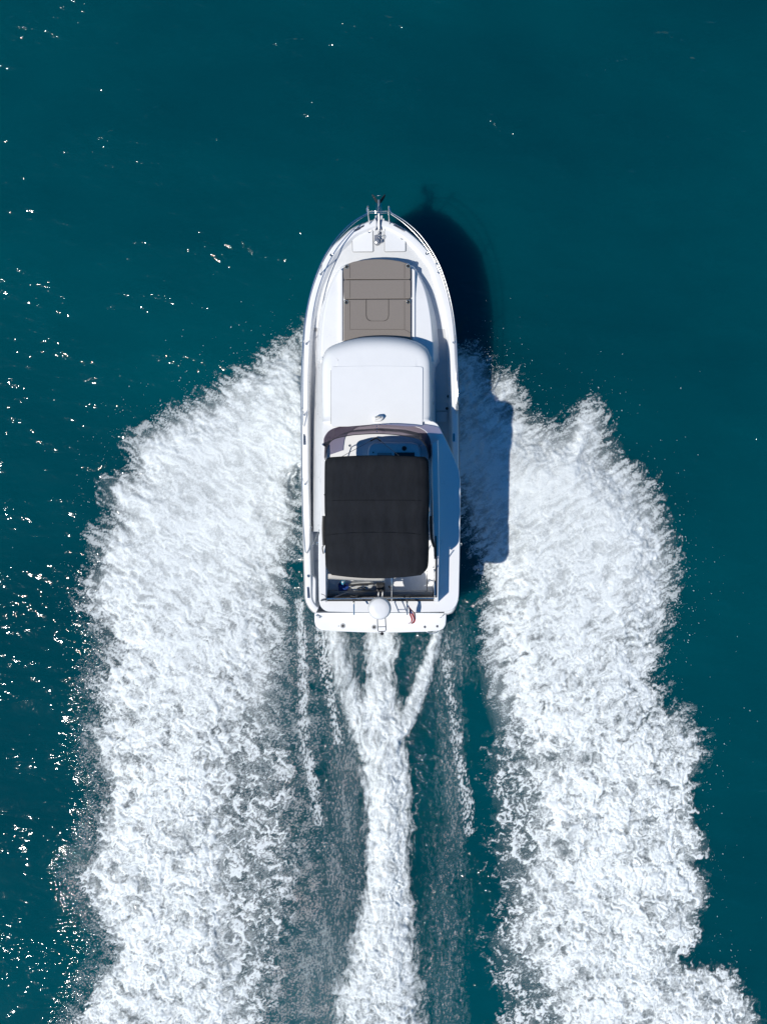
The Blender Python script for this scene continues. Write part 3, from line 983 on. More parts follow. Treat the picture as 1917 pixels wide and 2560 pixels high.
top_s = [((978, 531), .62), ((1012, 552), .60), ((1047, 583), .58), ((1076, 622), .55), ((1099, 664), .52), ((1117, 715), .49), ((1131, 775), .46), ((1139, 840), .44),
         ((1143, 920), .43), ((1144.5, 990), .41), ((1143, 1022), .22), ((1141, 1034), .03)]
mid_s = [((975, 533), .34), ((1008, 556), .33), ((1042, 588), .32), ((1072, 627), .30), ((1095, 668), .28), ((1113, 718), .26), ((1127, 777), .25), ((1135, 842), .24),
         ((1139.5, 940), .22), ((1140.5, 1010), .12), ((1141, 1030), .03)]
for lst in (top_p, top_s):
    rail_part(MB().tube(spline3([PG(a, b, h) for (a, b), h in lst]), .0130, 8), "top_rail")
for lst in (mid_p, mid_s):
    rail_part(MB().tube(spline3([PG(a, b, h) for (a, b), h in lst]), .0105, 8), "lower_rail")
for s, bx, tx in ((-1, 923, 920), (1, 973, 971)):
    b = PG(bx, 560, .03); t = P(tx, 514, 2.62)
    o_ = P(918 if s < 0 else 978, 532, zg(6.6) + .60)
    mid = P(tx, 527, 2.52)
    rail_part(MB().tube([b, P(tx, 531, 2.42), t, P(tx - s * -3, 522, 2.56), o_], .0135, 8), "pulpit_post")
rail_part(MB().tube([P(920, 527, 2.50), P(971, 527, 2.50)], .011, 8), "cross_rail")
rail_part(MB().tube([P(922, 531.5, 2.22), P(970, 531.5, 2.22)], .011, 8), "cross_rail")
for base, topp, h in (((802, 685), (806, 652), .52), ((766, 859), (758, 850), .44), ((762, 1036.6), (755, 1020), .42), ((764, 1210), (756, 1196), .41),
                      ((1096, 681), (1087, 645), .53), ((1134, 856), (1138, 838), .44)):
    mb = MB().tube([PG(*base, .02), PG(*topp, h)], .0105, 8)
    c = PG(*base, .028)
    mb.lathe(c, [(.03, -.008), (.03, .006), (.016, .014), (.014, .03)], 14)
    rail_part(mb, "stanchion")

# coachroof (raised foredeck trunk)
ZT = 1.98
tr_top = [(1085, 905), (1083, 850), (1077, 785), (1064, 725), (1047, 685), (1036, 668), (1028, 661), (990, 652), (945, 648), (900, 652), (862, 660), (852, 667),
          (836, 692), (820, 735), (808, 790), (803, 850), (801, 905)]
tt = catmull(pxpoly(tr_top, ZT), 72)
def trunk_ring(d, z_of):
    pts = inset(np.array(tt), d)
    return [(p[0], p[1], z_of(p)) for p in pts]
def ztop(p): return ZT + .05 * (1 - min(1, abs(p[0] + .1) / 1.4) ** 2) - .10 * max(0, (p[1] - 5.0) / .8)
def zbot(p): return zg(p[1]) - dd(p[1]) - .02
ww = lambda p: float(np.interp(p[1], [3.4, 4.5, 5.3, 5.8], [.17, .14, .07, .04]))
base_ring = []
for p, q in zip(tt, inset(np.array(tt), -1.0)):
    d = ww(p); v = (q - p) / max(np.linalg.norm(q - p), 1e-6)
    e = p + v * d
    base_ring.append((e[0], e[1], zbot(e)))
r4 = trunk_ring(.035, ztop)
rs = [base_ring, [(p[0], p[1], ztop(p) - .03) for p in tt], trunk_ring(.012, lambda p: ztop(p) - .008), r4]
mb = MB().loft(rs, cap0=False, cap1=False)
rows = []
for i in range(len(r4) // 2):
    a_, b_ = np.array(r4[i]), np.array(r4[-1 - i])
    rows.append([tuple((a_ * (1 - t) + b_ * t)[:2]) + (ztop(a_ * (1 - t) + b_ * t),) for t in np.linspace(0, 1, 13)])
mb.grid(rows)
mb.build("coachroof", M_gel, boat, smooth=45)
# groove rails beside the pad
for x0, x1 in ((1030, 1037), (849, 856)):
    mb = MB(); slab(mb, pxpoly([(x0, 672), (x1, 676), (x1, 852), (x0, 852)], ZT + .05), ZT - .02, ZT + .075, .01)
    mb.build("coachroof_rib", M_gel, boat, smooth=35)

# sunbathing pad lying on the coachroof
ZP = 2.11
padr = empty("sun_pad", P(942, 750, 2.0))
tag(padr, "taupe fabric sunbathing pad lying on the foredeck ahead of the cabin", "sun pad")
def pad(poly, name="cushion", z=ZP, r=.018):
    mb = MB()
    pp = round_poly(pxpoly(poly, z), .05, 4)
    n_ = len(pp)
    rs = [ring(pp, z - .12), ring(pp, z - r)]
    for k in (1, 2, 3, 4):
        a_ = k / 4 * math.pi / 2
        rs.append(ring(inset(pp, r * (1 - math.cos(a_))), z - r + r * math.sin(a_)))
    
    mb.loft(rs)
    return mb.build(name, M_pad, padr, smooth=50)
front = [(859, 697), (858, 670), (862, 661), (885, 653), (915, 648), (945, 646.5), (975, 648), (1003, 652.5), (1022, 659), (1026, 668), (1027, 697)]
c1 = pad(front)
c2 = pad([(859, 699), (1027, 698), (1027, 745.5), (859, 746.5)])
c3 = pad([(859, 748), (1027, 747), (1027, 905), (859, 905)])
def seam(pts, par, z=ZP + .003, r=.0055):
    MB().tube([P(a_, b_, z) for a_, b_ in pts], r, 5).build("seam", M_padseam, par)
seam([(915, 748), (915, 788), (916.5, 795), (921, 800), (926, 801.5)], c3, r=.009)
seam([(960, 801.5), (965, 800), (969.5, 795), (971, 788), (971, 748)], c3, r=.009)
seam([(926, 802), (960, 802)], c3, r=.004)
seam([(874.5, 752), (874.5, 823), (1011, 823), (1026, 832)], c3, r=.004)
seam([(1011, 752), (1011, 823)], c3, r=.004)
for x_ in (874.5, 1011):
    seam([(x_, 660), (x_, 695)], c1, r=.004)
    seam([(x_, 701), (x_, 744)], c2, r=.004)
for c_, par in (((866.5, 666), c1), ((1020, 664.5), c1), ((865.5, 755), c3), ((1020.5, 754), c3)):
    ctr = P(*c_, ZP + .002)
    o = MB().lathe(ctr, [(.05, -.02), (.05, .012), (.043, .02), (.034, .012), (.03, -.005)], 20).build("cup_holder", M_chrome, par)
    MB().lathe((ctr[0], ctr[1], ctr[2] - .004), [(.030, 0), (.030, .003)], 16).build("cup_well", M_black, o)

# cabin: walls, screen and roof
LOW = True
ZR = 2.72
wall_b = [P(786, 870, 1.12), P(781, 1000, 1.0), P(778, 1329, .85), P(1092, 1329, .85), P(1092, 1000, 1.0), P(1096, 868, 1.12)]
wall_t = [P(811, 900, ZR), P(808, 1000, ZR), P(803, 1329, ZR), P(1078, 1329, ZR), P(1076, 1000, ZR), P(1073, 900, ZR)]
MB().loft([wall_b, wall_t]).build("cabin_wall", M_gel, boat, smooth=0)
# port shoulder step the cabin side carries
sg = MB()
sg.grid([[P(814, 884, 1.86), P(822, 873, 1.9), P(860, 864, 1.95), P(942, 858, 1.98), P(1024, 864, 1.95), P(1064, 873, 1.9), P(1074, 884, 1.86)],
         [P(818, 905, 2.45), P(826, 893, 2.45), P(862, 884, 2.45), P(942, 878, 2.45), P(1022, 884, 2.45), P(1058, 893, 2.45), P(1066, 905, 2.45)]])
sg.build("windshield", M_glass, boat, solid=.02, smooth=60)

roof_out = [(806, 1054), (804.5, 1000), (803.5, 960), (804, 920), (806, 898), (811, 882), (818, 872), (832, 863), (860, 853), (900, 844), (948, 841), (998, 843.5), (1034, 851.5), (1059, 864),
            (1072, 880), (1077, 900), (1078.5, 930), (1079, 1000), (1079, 1054)]
zfront = lambda py: 0
ro = catmull(roof_out, 84)
def roof_z(px, py, edge):
    """edge 0..1 from rim to the flat top"""
    t = np.clip((py - 841) / 60.0, 0, 1)
    rim = 2.24 + (2.295 - 2.24) * (1 - (1 - t) ** 2)
    top = 2.53
    return rim + (top - rim) * (1 - (1 - edge ** (1 - .5 * t)) ** 2.2)
rings = []
cx_, cy_ = 942, 1040
def roof_ring(d_px, edge, dz=0):
    out = []
    pts = inset(ro, d_px) if d_px else ro
    for p, q in zip(pts, ro):
        yy = q[1] if q[1] > 985 else p[1]
        z = roof_z(q[0], q[1], edge) + dz
        k_ = (H - z) / H / 100; out.append(((p[0] - 958.5) * k_, (1280 - yy) * k_, z))
    return out
rings.append(roof_ring(3, 0, -.05))
for d_, e_ in ((0, 0), (2, .10), (5, .22), (10, .42), (17, .62), (25, .80), (33, .93), (38, 1.0)):
    rings.append(roof_ring(d_, e_))
rings.append([P(942 + (p[0] - 942) * .72, 1054 - (1054 - p[1]) * .72, 2.942) for p in ro])
rings.append([P(942 + (p[0] - 942) * .2, 1054 - (1054 - p[1]) * .3, 2.946) for p in ro])
MB().loft(rings).build("cabin_roof", M_roof, boat, smooth=60)
# raised sunroof panel
pp = round_poly(pxpoly([(828, 1066), (827, 917), (850, 915.5), (942, 914), (1035, 915.5), (1057, 917), (1056, 1066)], 2.95), .05, 4)
mb = MB(); slab(mb, pp, 2.90, 2.9495, .005); mb.build("roof_panel", M_roof, boat, smooth=40)
MB().tube([P(827.3, 925, 2.947), P(827.3, 1060, 2.947)], .006, 6).build("roof_groove", M_gray, boat)
# nav light / horn on the roof
hz = 2.97
hn = empty("horn", P(942, 1046, hz)); hn.parent = boat; hn.matrix_parent_inverse = Matrix.Translation(-Vector(ROOT))
def sub(mb, name, m_, par, **k):
    o = mb.build(name, m_, None, **k); o.parent = par; o.matrix_parent_inverse = Matrix.Translation(-Vector(par.location)); return o
mb = MB(); slab(mb, round_poly(pxpoly([(934, 1054), (935, 1043), (942, 1040), (957, 1041), (959, 1045), (952, 1054)], hz), .03, 3), hz - .02, hz + .10, .03)
sub(mb, "horn_housing", M_gel, hn)
mb = MB().tube([P(938, 1043, hz + .12), P(945, 1041.5, hz + .125), P(951, 1042, hz + .12)], [.022, .016, .022], 10)
sub(mb, "horn_trumpet", M_gray, hn)

# flybridge deck
ZF = 2.86
fd = [(807, 1050), (804, 1150), (800, 1328), (796, 1340), (796, 1420), (797, 1500), (801, 1517), (815, 1529), (880, 1531), (950, 1531.5), (1040, 1531), (1118, 1529.5), (1134, 1523),
      (1143, 1510), (1147, 1490), (1149, 1400), (1151, 1260), (1151, 1200), (1147, 1172), (1120, 1110), (1094, 1059), (1078, 1050), (1040, 1048), (942, 1047), (850, 1048)]
# the well is a hole in it: deck built as a ring round the well, well floor lower
well = [(826, 1140), (820, 1300), (818, 1500), (824, 1503), (950, 1503.5), (1080, 1503), (1086, 1500), (1085, 1300), (1074, 1150), (1066, 1118), (1045, 1101), (1005, 1092), (942, 1088),
        (874, 1092), (845, 1103), (832, 1118)]
def resample_closed(poly, n, start):
    p = np.array(poly, float)
    q = np.vstack([p, p[:1]])
    s = np.concatenate([[0], np.cumsum(np.linalg.norm(np.diff(q, axis=0), axis=1))])
    t = np.linspace(0, s[-1], n, endpoint=False)
    out = np.stack([np.interp(t, s, q[:, 0]), np.interp(t, s, q[:, 1])], 1)
    return out
def ring_by_angle(poly, n=144, c=(945, 1290)):
    """points of a star-shaped outline at even angles"""
    p = np.array(poly, float); m = len(p)
    res = []
    for k in range(n):
        th = 2 * math.pi * k / n
        dx, dy = math.cos(th), math.sin(th)
        best = None
        for i in range(m):
            ax, ay = p[i] - c; bx, by = p[(i + 1) % m] - c
            den = dx * (by - ay) - dy * (bx - ax)
            if abs(den) < 1e-9: continue
            t = (ax * (by - ay) - ay * (bx - ax)) / den
            u_ = (ax * dy - ay * dx) / den
            if t > 0 and -1e-6 <= u_ <= 1 + 1e-6:
                if best is None or t > best: best = t
        res.append((c[0] + dx * best, c[1] + dy * best))
    return res
fd_s = ring_by_angle(round_poly(fd, 6, 4), 288)
wl_s = ring_by_angle(round_poly(well, 5, 4), 288)
def pr(pxs, z): return [P(a_, b_, z) for a_, b_ in pxs]
FLOOR = 2.42
fdi = inset(np.array(fd_s), -1.2)
rs = [pr(wl_s, ZF - .08), pr(fdi, ZF - .08), pr(fd_s, ZF - .05), pr(fd_s, ZF - .015), pr(inset(np.array(fd_s), 1.5), ZF)]
# make sure the inset goes inboard
def inward(pts, d, c=(945, 1290)):
    out = []
    for a_, b_ in pts:
        L_ = math.hypot(a_ - c[0], b_ - c[1]); out.append((a_ - (a_ - c[0]) / L_ * d, b_ - (b_ - c[1]) / L_ * d))
    return out
rs = [pr(wl_s, ZF - .08), pr(inward(fd_s, 1), ZF - .08), pr(fd_s, ZF - .05), pr(fd_s, ZF - .015), pr(inward(fd_s, 1.5), ZF), pr(wl_s, ZF)]
MB().loft(rs, cap0=False, cap1=False).build("flybridge_deck", M_gel, boat, smooth=40)
# well: inside walls and floor
rs = [pr(wl_s, ZF + .002), pr(inward(wl_s, 3), FLOOR + .08), pr(inward(wl_s, 7), FLOOR)]
MB().loft(rs, cap0=False, cap1=True).build("flybridge_well", M_gel, boat, smooth=40)

# coamings: port, starboard (taller), aft sill
ZC = 3.34
def wall_strip(outer, inner, z0, z1, name, m_=M_gel, r=3, lean=0.0):
    mb = MB()
    ob = [P(a_, b_, z0)[:2] for a_, b_ in outer]; ib = [P(a_, b_, z0)[:2] for a_, b_ in inner]
    ot = [P(a_, b_, z1)[:2] for a_, b_ in outer]; it = [P(a_, b_, z1)[:2] for a_, b_ in inner]
    z0, z1 = zz(z0), zz(z1)
    rows_ = []
    for a_, b_, c_, d_ in zip(ob, ot, it, ib):
        a_, b_, c_, d_ = map(np.array, (a_, b_, c_, d_))
        b_ = a_ * (1 - lean) + b_ * lean if lean else b_
        rows_.append([(a_[0], a_[1], z0), (*(b_ * .94 + c_ * .06), z1 - .025), (*(b_ * .85 + c_ * .15), z1), (*(b_ * .15 + c_ * .85), z1), (*(b_ * .06 + c_ * .94), z1 - .025), (d_[0], d_[1], z0 - .02)])
    mb.grid(rows_)
    return mb.build(name, m_, boat, smooth=50)
wall_strip([(803, 1110), (802, 1140), (800, 1250), (798, 1340), (797.5, 1420), (797.5, 1505)], [(816, 1120), (817, 1140), (816, 1250), (815.5, 1340), (816, 1420), (817, 1505)], ZF - .01, 3.16, "port_coaming")
wall_strip([(1096, 1100), (1098, 1200), (1099, 1300), (1098, 1400), (1096, 1505)], [(1078, 1110), (1078, 1200), (1081, 1300), (1084, 1400), (1085, 1505)], ZF - .01, ZC - .04, "starboard_coaming")

# dash ahead of the helm and the smoked wind deflector
dz_ = 3.02
dash = [(815, 1140), (817, 1120), (829, 1098), (850, 1087), (880, 1079), (942, 1075), (1004, 1079), (1042, 1088), (1062, 1100), (1072, 1125), (1073, 1160), (815, 1160)]
mb = MB(); slab(mb, round_poly(pxpoly(dash, dz_), .03, 3), ZF - .01, dz_, .03); mb.build("dashboard", M_gel, boat, smooth=40)
console = empty("helm_console", P(985, 1125, dz_)); console.parent = boat; console.matrix_parent_inverse = Matrix.Translation(-Vector(ROOT))
cpoly = [(919, 1165), (920, 1128), (923, 1115), (932, 1107.5), (945, 1106), (1030, 1106), (1044, 1110), (1051, 1122), (1053, 1165)]
mb = MB(); slab(mb, round_poly(pxpoly(cpoly, dz_ + .22), .03, 3), dz_ - .02, dz_ + .22, .035); sub(mb, "console_body", M_gel, console, smooth=40)
zc2 = dz_ + .222
mb = MB(); slab(mb, round_poly(pxpoly([(986, 1160), (986, 1131), (1036, 1131), (1036, 1160)], zc2), .01, 2), zc2 - .01, zc2 + .015, .004); sub(mb, "display", M_glass, console, smooth=30)
mb = MB(); slab(mb, round_poly(pxpoly([(943, 1160), (943, 1132), (979, 1132), (979, 1160)], zc2), .01, 2), zc2 - .01, zc2 + .010, .004); sub(mb, "instrument_panel", M_gray, console, smooth=30)
sub(MB().lathe(P(1010.5, 1121, zc2), [(.052, -.01), (.052, .012), (.045, .018)], 20), "compass", M_black, console)
sub(MB().lathe(P(933, 1131, zc2), [(.016, -.01), (.016, .012)], 10), "switch", M_black, console)
for p in ((874, 1114), (1050, 1114)):
    cleat(*p, z=dz_ + .002, r=.03)

low = [(809, 1140), (809, 1105), (811, 1092), (824, 1075.5), (850, 1066.5), (902, 1061), (943, 1059), (996, 1061.5), (1039, 1067), (1060, 1076), (1071, 1089), (1076.5, 1105), (1077, 1140)]
upp = [(813, 1150), (814.5, 1134), (819, 1115), (834, 1098), (874, 1088.5), (905, 1085.5), (941, 1084), (975, 1085.5), (1005, 1088.5), (1046, 1096.5), (1063, 1112), (1071, 1134), (1072, 1150)]
lo = catmull(low, 64); up_ = catmull(upp, 64)
wscr = MB().grid([[P(a_[0], a_[1], ZF + .02) for a_ in lo], [P(*(a_ * .5 + b_ * .5), 3.25) for a_, b_ in zip(lo, up_)], [P(b_[0], b_[1], 3.62) for b_ in up_]]).build("windscreen", M_tint, boat, smooth=60, fix=False)
for t in (.25, .5, .8):
    q = P(942, 1059 + 25 * t, ZF + .02 + t * .74)
    MB().lathe((q[0], q[1], q[2] + .006), [(.012, -.01), (.012, .006)], 8).build("windscreen_bolt", M_chrome, wscr)
MB().tube([P(b_[0], b_[1], 3.622) for b_ in up_], .009, 6).build("windscreen_rim", M_black, wscr)
st = empty("canopy_stay", P(941, 1094, 3.3)); st.parent = boat; st.matrix_parent_inverse = Matrix.Translation(-Vector(ROOT))
for q, name in ((P(846, 1146, 4.0), "stay_line"), (P(1006, 1146, 4.0), "stay_line")):
    a_, b_ = Vector(P(941, 1094, dz_ + .05)), Vector(q)
    sub(MB().tube([a_, b_], .006, 5), name, M_dkmetal, st)
    sub(MB().tube([a_, a_.lerp(b_, .16)], .016, 6), "stay_strap", M_black, st)

# black canopy on its hoops
ZB = 4.30
canopy = empty("canopy", P(942, 1290, ZB)); canopy.parent = boat; canopy.matrix_parent_inverse = Matrix.Translation(-Vector(ROOT))
lf = catmull([(822, 1143), (813.5, 1151), (811.5, 1165), (811, 1250), (812, 1300), (812.5, 1340), (813, 1400), (816, 1420), (829, 1437.5)], 60)
rf = catmull([(1062, 1142), (1070, 1150), (1071.5, 1165), (1073.5, 1242), (1071, 1300), (1072, 1340), (1071, 1405), (1066, 1424), (1052, 1438)], 60)
rows = []
bows = [1143, 1249, 1335, 1440]
for i in range(60):
    a_, b_ = lf[i], rf[i]
    row = []
    for k in range(41):
        t = k / 40
        s_ = 2 * t - 1
        px = a_[0] + (b_[0] - a_[0]) * t
        py = a_[1] + (b_[1] - a_[1]) * t
        py += -4.5 * (1 - s_ * s_) * (1 - i / 59) + 8.5 * (1 - s_ ** 2) * max(0, (i - 40) / 19) ** 1.5
        # sags between hoops, drops at the sides, creases pulled to the corners
        yy = np.interp(py, bows, [0, 1, 2, 3])
        sag = -.035 * math.sin(math.pi * (yy % 1)) ** 2 * (1 - .4 * s_ * s_)
        z = ZB + sag - .10 * abs(s_) ** 4 - .10 * max(0, abs(s_) - .88) / .12
        z -= .06 * max(0, (i - 52) / 7) ** 2 + .05 * max(0, (6 - i) / 6) ** 2
        ed = max(0, abs(s_) - .62) / .38
        z += .024 * ed * math.sin(py * .11 + 5 * s_) * math.sin(py * .037 + 1.3)
        z += .020 * ed * (1 if s_ > 0 else .6) * math.sin((px - 1055) * .35 + math.sin(py * .04) * 1.2)
        z += .009 * math.sin(px * .13 + .8 * math.sin(py * .021)) * math.sin(py * .017 + 1)
        row.append(P(px, py, z))
    rows.append(row)
o = sub(MB().grid(rows), "canopy_cloth", M_canvas, canopy, smooth=80)
m_ = o.modifiers.new("thickness", 'SOLIDIFY'); m_.thickness = .012; m_.offset = -1
for yb_ in (1249, 1335):
    pts = []
    for k in range(25):
        t = k / 24; s_ = 2 * t - 1
        pts.append(P(813 + (1071 - 813) * t, yb_ + (-3.5 if yb_ > 1300 else 2) * (1 - s_ * s_) + 4 * abs(s_) ** 3, ZB + .012 - .10 * abs(s_) ** 4 - .10 * max(0, abs(s_) - .88) / .12))
    sub(MB().tube(pts, .0045, 5), "canopy_seam", M_canvas, canopy)
for yb_, lx, rx in ((1152, 816, 1068), (1249, 814, 1070), (1335, 815, 1069), (1424, 822, 1060)):
    pts = [P(lx - 2, 1300 if yb_ < 1400 else 1400, ZC - .3), P(lx, yb_, ZB - .45)]
    arc = [P(lx + (rx - lx) * t, yb_, ZB - .05 - .10 * abs(2 * t - 1) ** 4 - (.18 if t in (0, 1) else 0)) for t in np.linspace(0, 1, 11)]
    sub(MB().tube([pts[0], pts[1]] + arc + [P(rx, yb_, ZB - .45), P(rx + 6, 1300 if yb_ < 1400 else 1400, ZC - .06)], .013, 7), "canopy_hoop", M_chrome, canopy)
# pale inner edge of the rear flap
rows = [[P(px, 1441 + 5 * math.sin((px - 822) / 130 * math.pi / 2) + dy, z) for px in np.linspace(820, 962, 16)] for dy, z in ((-6, 4.0), (3.0, 3.92), (6.5, 3.84))]
sub(MB().grid(rows), "rear_flap", M_beige, canopy, smooth=60, solid=.01)
# rolled side curtains and their straps
for pts, r_ in (([P(809.5, 1290, 3.75), P(808.5, 1325, 3.7), P(810, 1362, 3.6)], .035), ([P(1077, 1290, 3.7), P(1078, 1330, 3.65), P(1080, 1350, 3.6), P(1085, 1366, 3.5)], .035)):
    sub(MB().tube(catmull(pts, 10).tolist(), r_, 8), "side_curtain", M_black, canopy)
for pts in ([P(810, 1362, 3.6), P(806, 1370, 3.3), P(808.5, 1384, 3.2)], [P(1085, 1362, 3.5), P(1087, 1378, 3.45), P(1086.5, 1395, 3.4)], [P(811, 1236, 3.9), P(816, 1247, 4.1), P(818, 1252, 4.12)]):
    sub(MB().tube(catmull(pts, 8).tolist(), .013, 6), "strap", M_black, canopy)

# aft end of the flybridge: dark padded sill, rail, seat, mast
ax = MB(); slab(ax, pxpoly([(818, 1503.5), (818, 1491), (1086, 1491), (1086, 1503.5)], ZF + .03), ZF - .12, ZF + .035, .02); ax.build("aft_bolster", M_black, boat, smooth=40)
ax = MB(); slab(ax, pxpoly([(822, 1489.5), (822, 1478), (1082, 1478), (1082, 1489.5)], FLOOR + .2), FLOOR, FLOOR + .2, .03); ax.build("aft_bench", M_gray, boat, smooth=40)
pr_ = [P(817, 1502, ZF + .30), P(817, 1497, ZF + .34), P(950, 1495, ZF + .36), P(1084, 1496, ZF + .38), P(1087, 1488, ZF + .50), P(1087, 1455, ZF + .46), P(1086, 1448, ZF + .38)]
hr = MB().tube(pr_, .017, 8)
for x_ in (817, 885, 1018, 1085):
    hr.tube([P(x_, 1503, ZF), P(x_, 1496, ZF + .35)], .013, 8)
hr.build("aft_handrail", M_chrome, boat)
MB().tube([P(979, 1440, 3.9), P(979, 1503, ZF + .1)], .014, 8).build("canopy_strut", M_chrome, boat)
MB().tube([P(1068, 1430, 3.9), P(1067, 1478, ZF - .2), P(1055, 1483, FLOOR + .06)], .012, 8).build("canopy_strut", M_chrome, boat)
for pts in ([P(817, 1500, ZF + .3), P(868, 1480, ZF + .25), P(905, 1475, ZF + .15)], [P(802, 1502, ZF + .32), P(817, 1499, ZF + .33)]):
    MB().tube(pts, .013, 7).build("rigging_pole", M_dkmetal, boat)
MB().tube(catmull([P(803, 1485, ZF + .5), P(812, 1489, ZF + .45), P(815, 1497, ZF + .4), P(803, 1500, ZF + .32)], 12).tolist(), .007, 6).build("rigging_line", M_dkmetal, boat)

wall_strip([(1091, 1340), (1092.5, 1400), (1091.5, 1494)], [(1087, 1340), (1088, 1400), (1087.5, 1494)], ZF + .02, ZC - .01, "weather_cloth", M_black)
# radar mast leaning aft
mast = empty("radar_mast", P(950, 1465, FLOOR)); mast.parent = boat; mast.matrix_parent_inverse = Matrix.Translation(-Vector(ROOT))
mb = MB()
for s_ in (-1, 1):
    mb.tube([P(951 + s_ * 5, 1466, FLOOR), P(951 + s_ * 5, 1480, 3.0), P(950 + s_ * 5, 1500, 3.55), P(950 + s_ * 5, 1512, 3.62)], .022, 8)
sub(mb, "mast_leg", M_chrome, mast)
mb = MB()
slab(mb, round_poly(pxpoly([(940, 1480), (939, 1458), (962, 1458), (962, 1480)], 2.75), .03, 3), FLOOR + .05, 2.78, .03)
sub(mb, "mast_foot", M_black, mast, smooth=30)
dz0 = 3.60
dc = P(949, 1519.5, dz0)
dome = sub(MB().lathe(dc, [(.17, 0), (.225, .03), (.245, .08), (.245, .12), (.235, .17), (.215, .20), (.20, .212), (.10, .222), (.02, .224)], 48), "radar_dome", M_radar, mast, smooth=35)
mb = MB().tube([(dc[0] + .246 * math.cos(a_), dc[1] + .246 * math.sin(a_), dc[2] + .10) for a_ in np.linspace(0, 2 * math.pi, 40, endpoint=False)], .006, 5, closed=True)
o = mb.build("dome_seam", M_gray, dome)
o.matrix_parent_inverse = Matrix.Identity(4)
o.location = (0, 0, 0)
fz = 3.5
fr_ = MB().tube([P(943, 1543, fz), P(944.5, 1576, fz + .12), P(947, 1579.5, fz + .13), P(962, 1578.5, fz + .13), P(965, 1575, fz + .12), P(963, 1543, fz)], .010, 8)
fr_.tube([P(944, 1567.5, fz + .1), P(965, 1567, fz + .1)], .008, 8)
fr_.tube([P(943, 1543, fz), P(950, 1512, 3.55), P(963, 1543, fz)], .016, 8)
sub(fr_, "mast_bracket", M_dkmetal, mast)
bl = P(955, 1584.5, fz + .16)
sub(MB().lathe(bl, [(.012, -.06), (.022, -.04), (.036, -.01), (.036, .015), (.022, .04), (.006, .048)], 16), "stern_light", M_black, mast)

# rod holders standing on the aft deck
def rod_holder(px, m2=None):
    o = empty("rod_holder", P(px, 1500, ZF)); o.parent = boat; o.matrix_parent_inverse = Matrix.Translation(-Vector(ROOT))
    sub(MB().tube([P(px - 1, 1500, ZF), P(px - .5, 1506, ZF + .30), P(px, 1537, ZF + .48)], [.022, .02, .016], 8), "holder_tube", M_chrome, o)
    mb = MB().box(P(px - 1, 1496, ZF + .30), (.07, .10, .08)); mb.box(P(px - 7, 1491, ZF + .26), (.03, .05, .14)); mb.box(P(px + 6, 1491, ZF + .26), (.03, .05, .14))
    sub(mb, "holder_clamp", M_black, o, smooth=0)
rod_holder(885); rod_holder(1018)

# the ensign hanging from the starboard holder
flag = empty("ensign", P(1019, 1518, 3.25))
tag(flag, "small red, white and navy flag fluttering at the stern rail", "flag")
cl = catmull([P(1020, 1514, 3.28), P(1026, 1525, 3.22), P(1031, 1536, 3.14), P(1034, 1548, 3.08), P(1031, 1556, 3.02), P(1025, 1559, 3.0)], 26)
rows = []
for i, p in enumerate(cl):
    t = i / 25
    row = []
    wd = .04 + .075 * min(1, t * 2.2) * (1 if t < .8 else 1 - (t - .8))
    for k in range(9):
        q = k / 8
        row.append((p[0] + (q - .5) * wd + .012 * math.sin(9 * t + 4 * q), p[1] + .01 * math.sin(12 * q), p[2] + .03 * math.sin(7 * t + 7 * q) - .05 * q))
    rows.append(row)
def flagpart(r0, r1, k0, k1, name, m_):
    MB().grid([r[k0:k1 + 1] for r in rows[r0:r1 + 1]]).build(name, m_, flag, solid=.003, smooth=70)
flagpart(0, 11, 0, 5, "canton", M_navy)
flagpart(0, 11, 5, 6, "stripe", M_fwhite)
flagpart(0, 11, 6, 8, "stripe", M_red)
for a_, b_, m_ in ((0, 2, M_red), (2, 3, M_fwhite), (3, 5, M_red), (5, 6, M_fwhite), (6, 8, M_red)):
    flagpart(11, 25, a_, b_, "stripe", m_)

# gear lying in the flybridge well
bag = empty("kit_bag", P(860, 1463, FLOOR))
tag(bag, "crumpled blue bag on the flybridge floor, port side behind the canopy", "bag")
def lump(c, r, seed, zs=.6, n1=14, n2=8):
    vs, fs = [], []
    rg = random.Random(seed)
    ph = [rg.uniform(0, 6) for _ in range(6)]
    for j in range(n2 + 1):
        la = -math.pi / 2 + math.pi * j / n2
        for i in range(n1):
            lo_ = 2 * math.pi * i / n1
            k = 1 + .14 * math.sin(3 * lo_ + ph[0] + 2 * la) + .10 * math.sin(5 * lo_ + ph[1]) * math.cos(2 * la + ph[2])
            vs.append((c[0] + r * k * math.cos(la) * math.cos(lo_), c[1] + r * k * math.cos(la) * math.sin(lo_), c[2] + r * k * zs * (math.sin(la) + 1)))
    for j in range(n2):
        for i in range(n1):
            i2 = (i + 1) % n1
            fs.append((j * n1 + i, j * n1 + i2, (j + 1) * n1 + i2, (j + 1) * n1 + i))
    return MB().add(vs, fs)
def child(mb, name, m_, par, **k):
    return mb.build(name, m_, par, **k)
child(lump(P(858, 1467, FLOOR), .13, 3), "bag_body", M_bluebag, bag)
child(MB().tube(catmull([P(848, 1462, FLOOR + .12), P(856, 1458, FLOOR + .2), P(866, 1466, FLOOR + .12)], 10).tolist(), .012, 6), "bag_strap", M_black, bag)
jug = empty("water_jug", P(857, 1457, FLOOR)); tag(jug, "pale cyan plastic jug lying beside the blue bag", "jug")
child(MB().lathe(P(857, 1455, FLOOR), [(.06, 0), (.065, .10), (.05, .18), (.02, .21), (.02, .24)], 16), "jug_body", M_cyan, jug)
child(MB().lathe(P(857, 1455, FLOOR + .24), [(.024, 0), (.024, .03)], 12), "jug_cap", M_fwhite, jug)
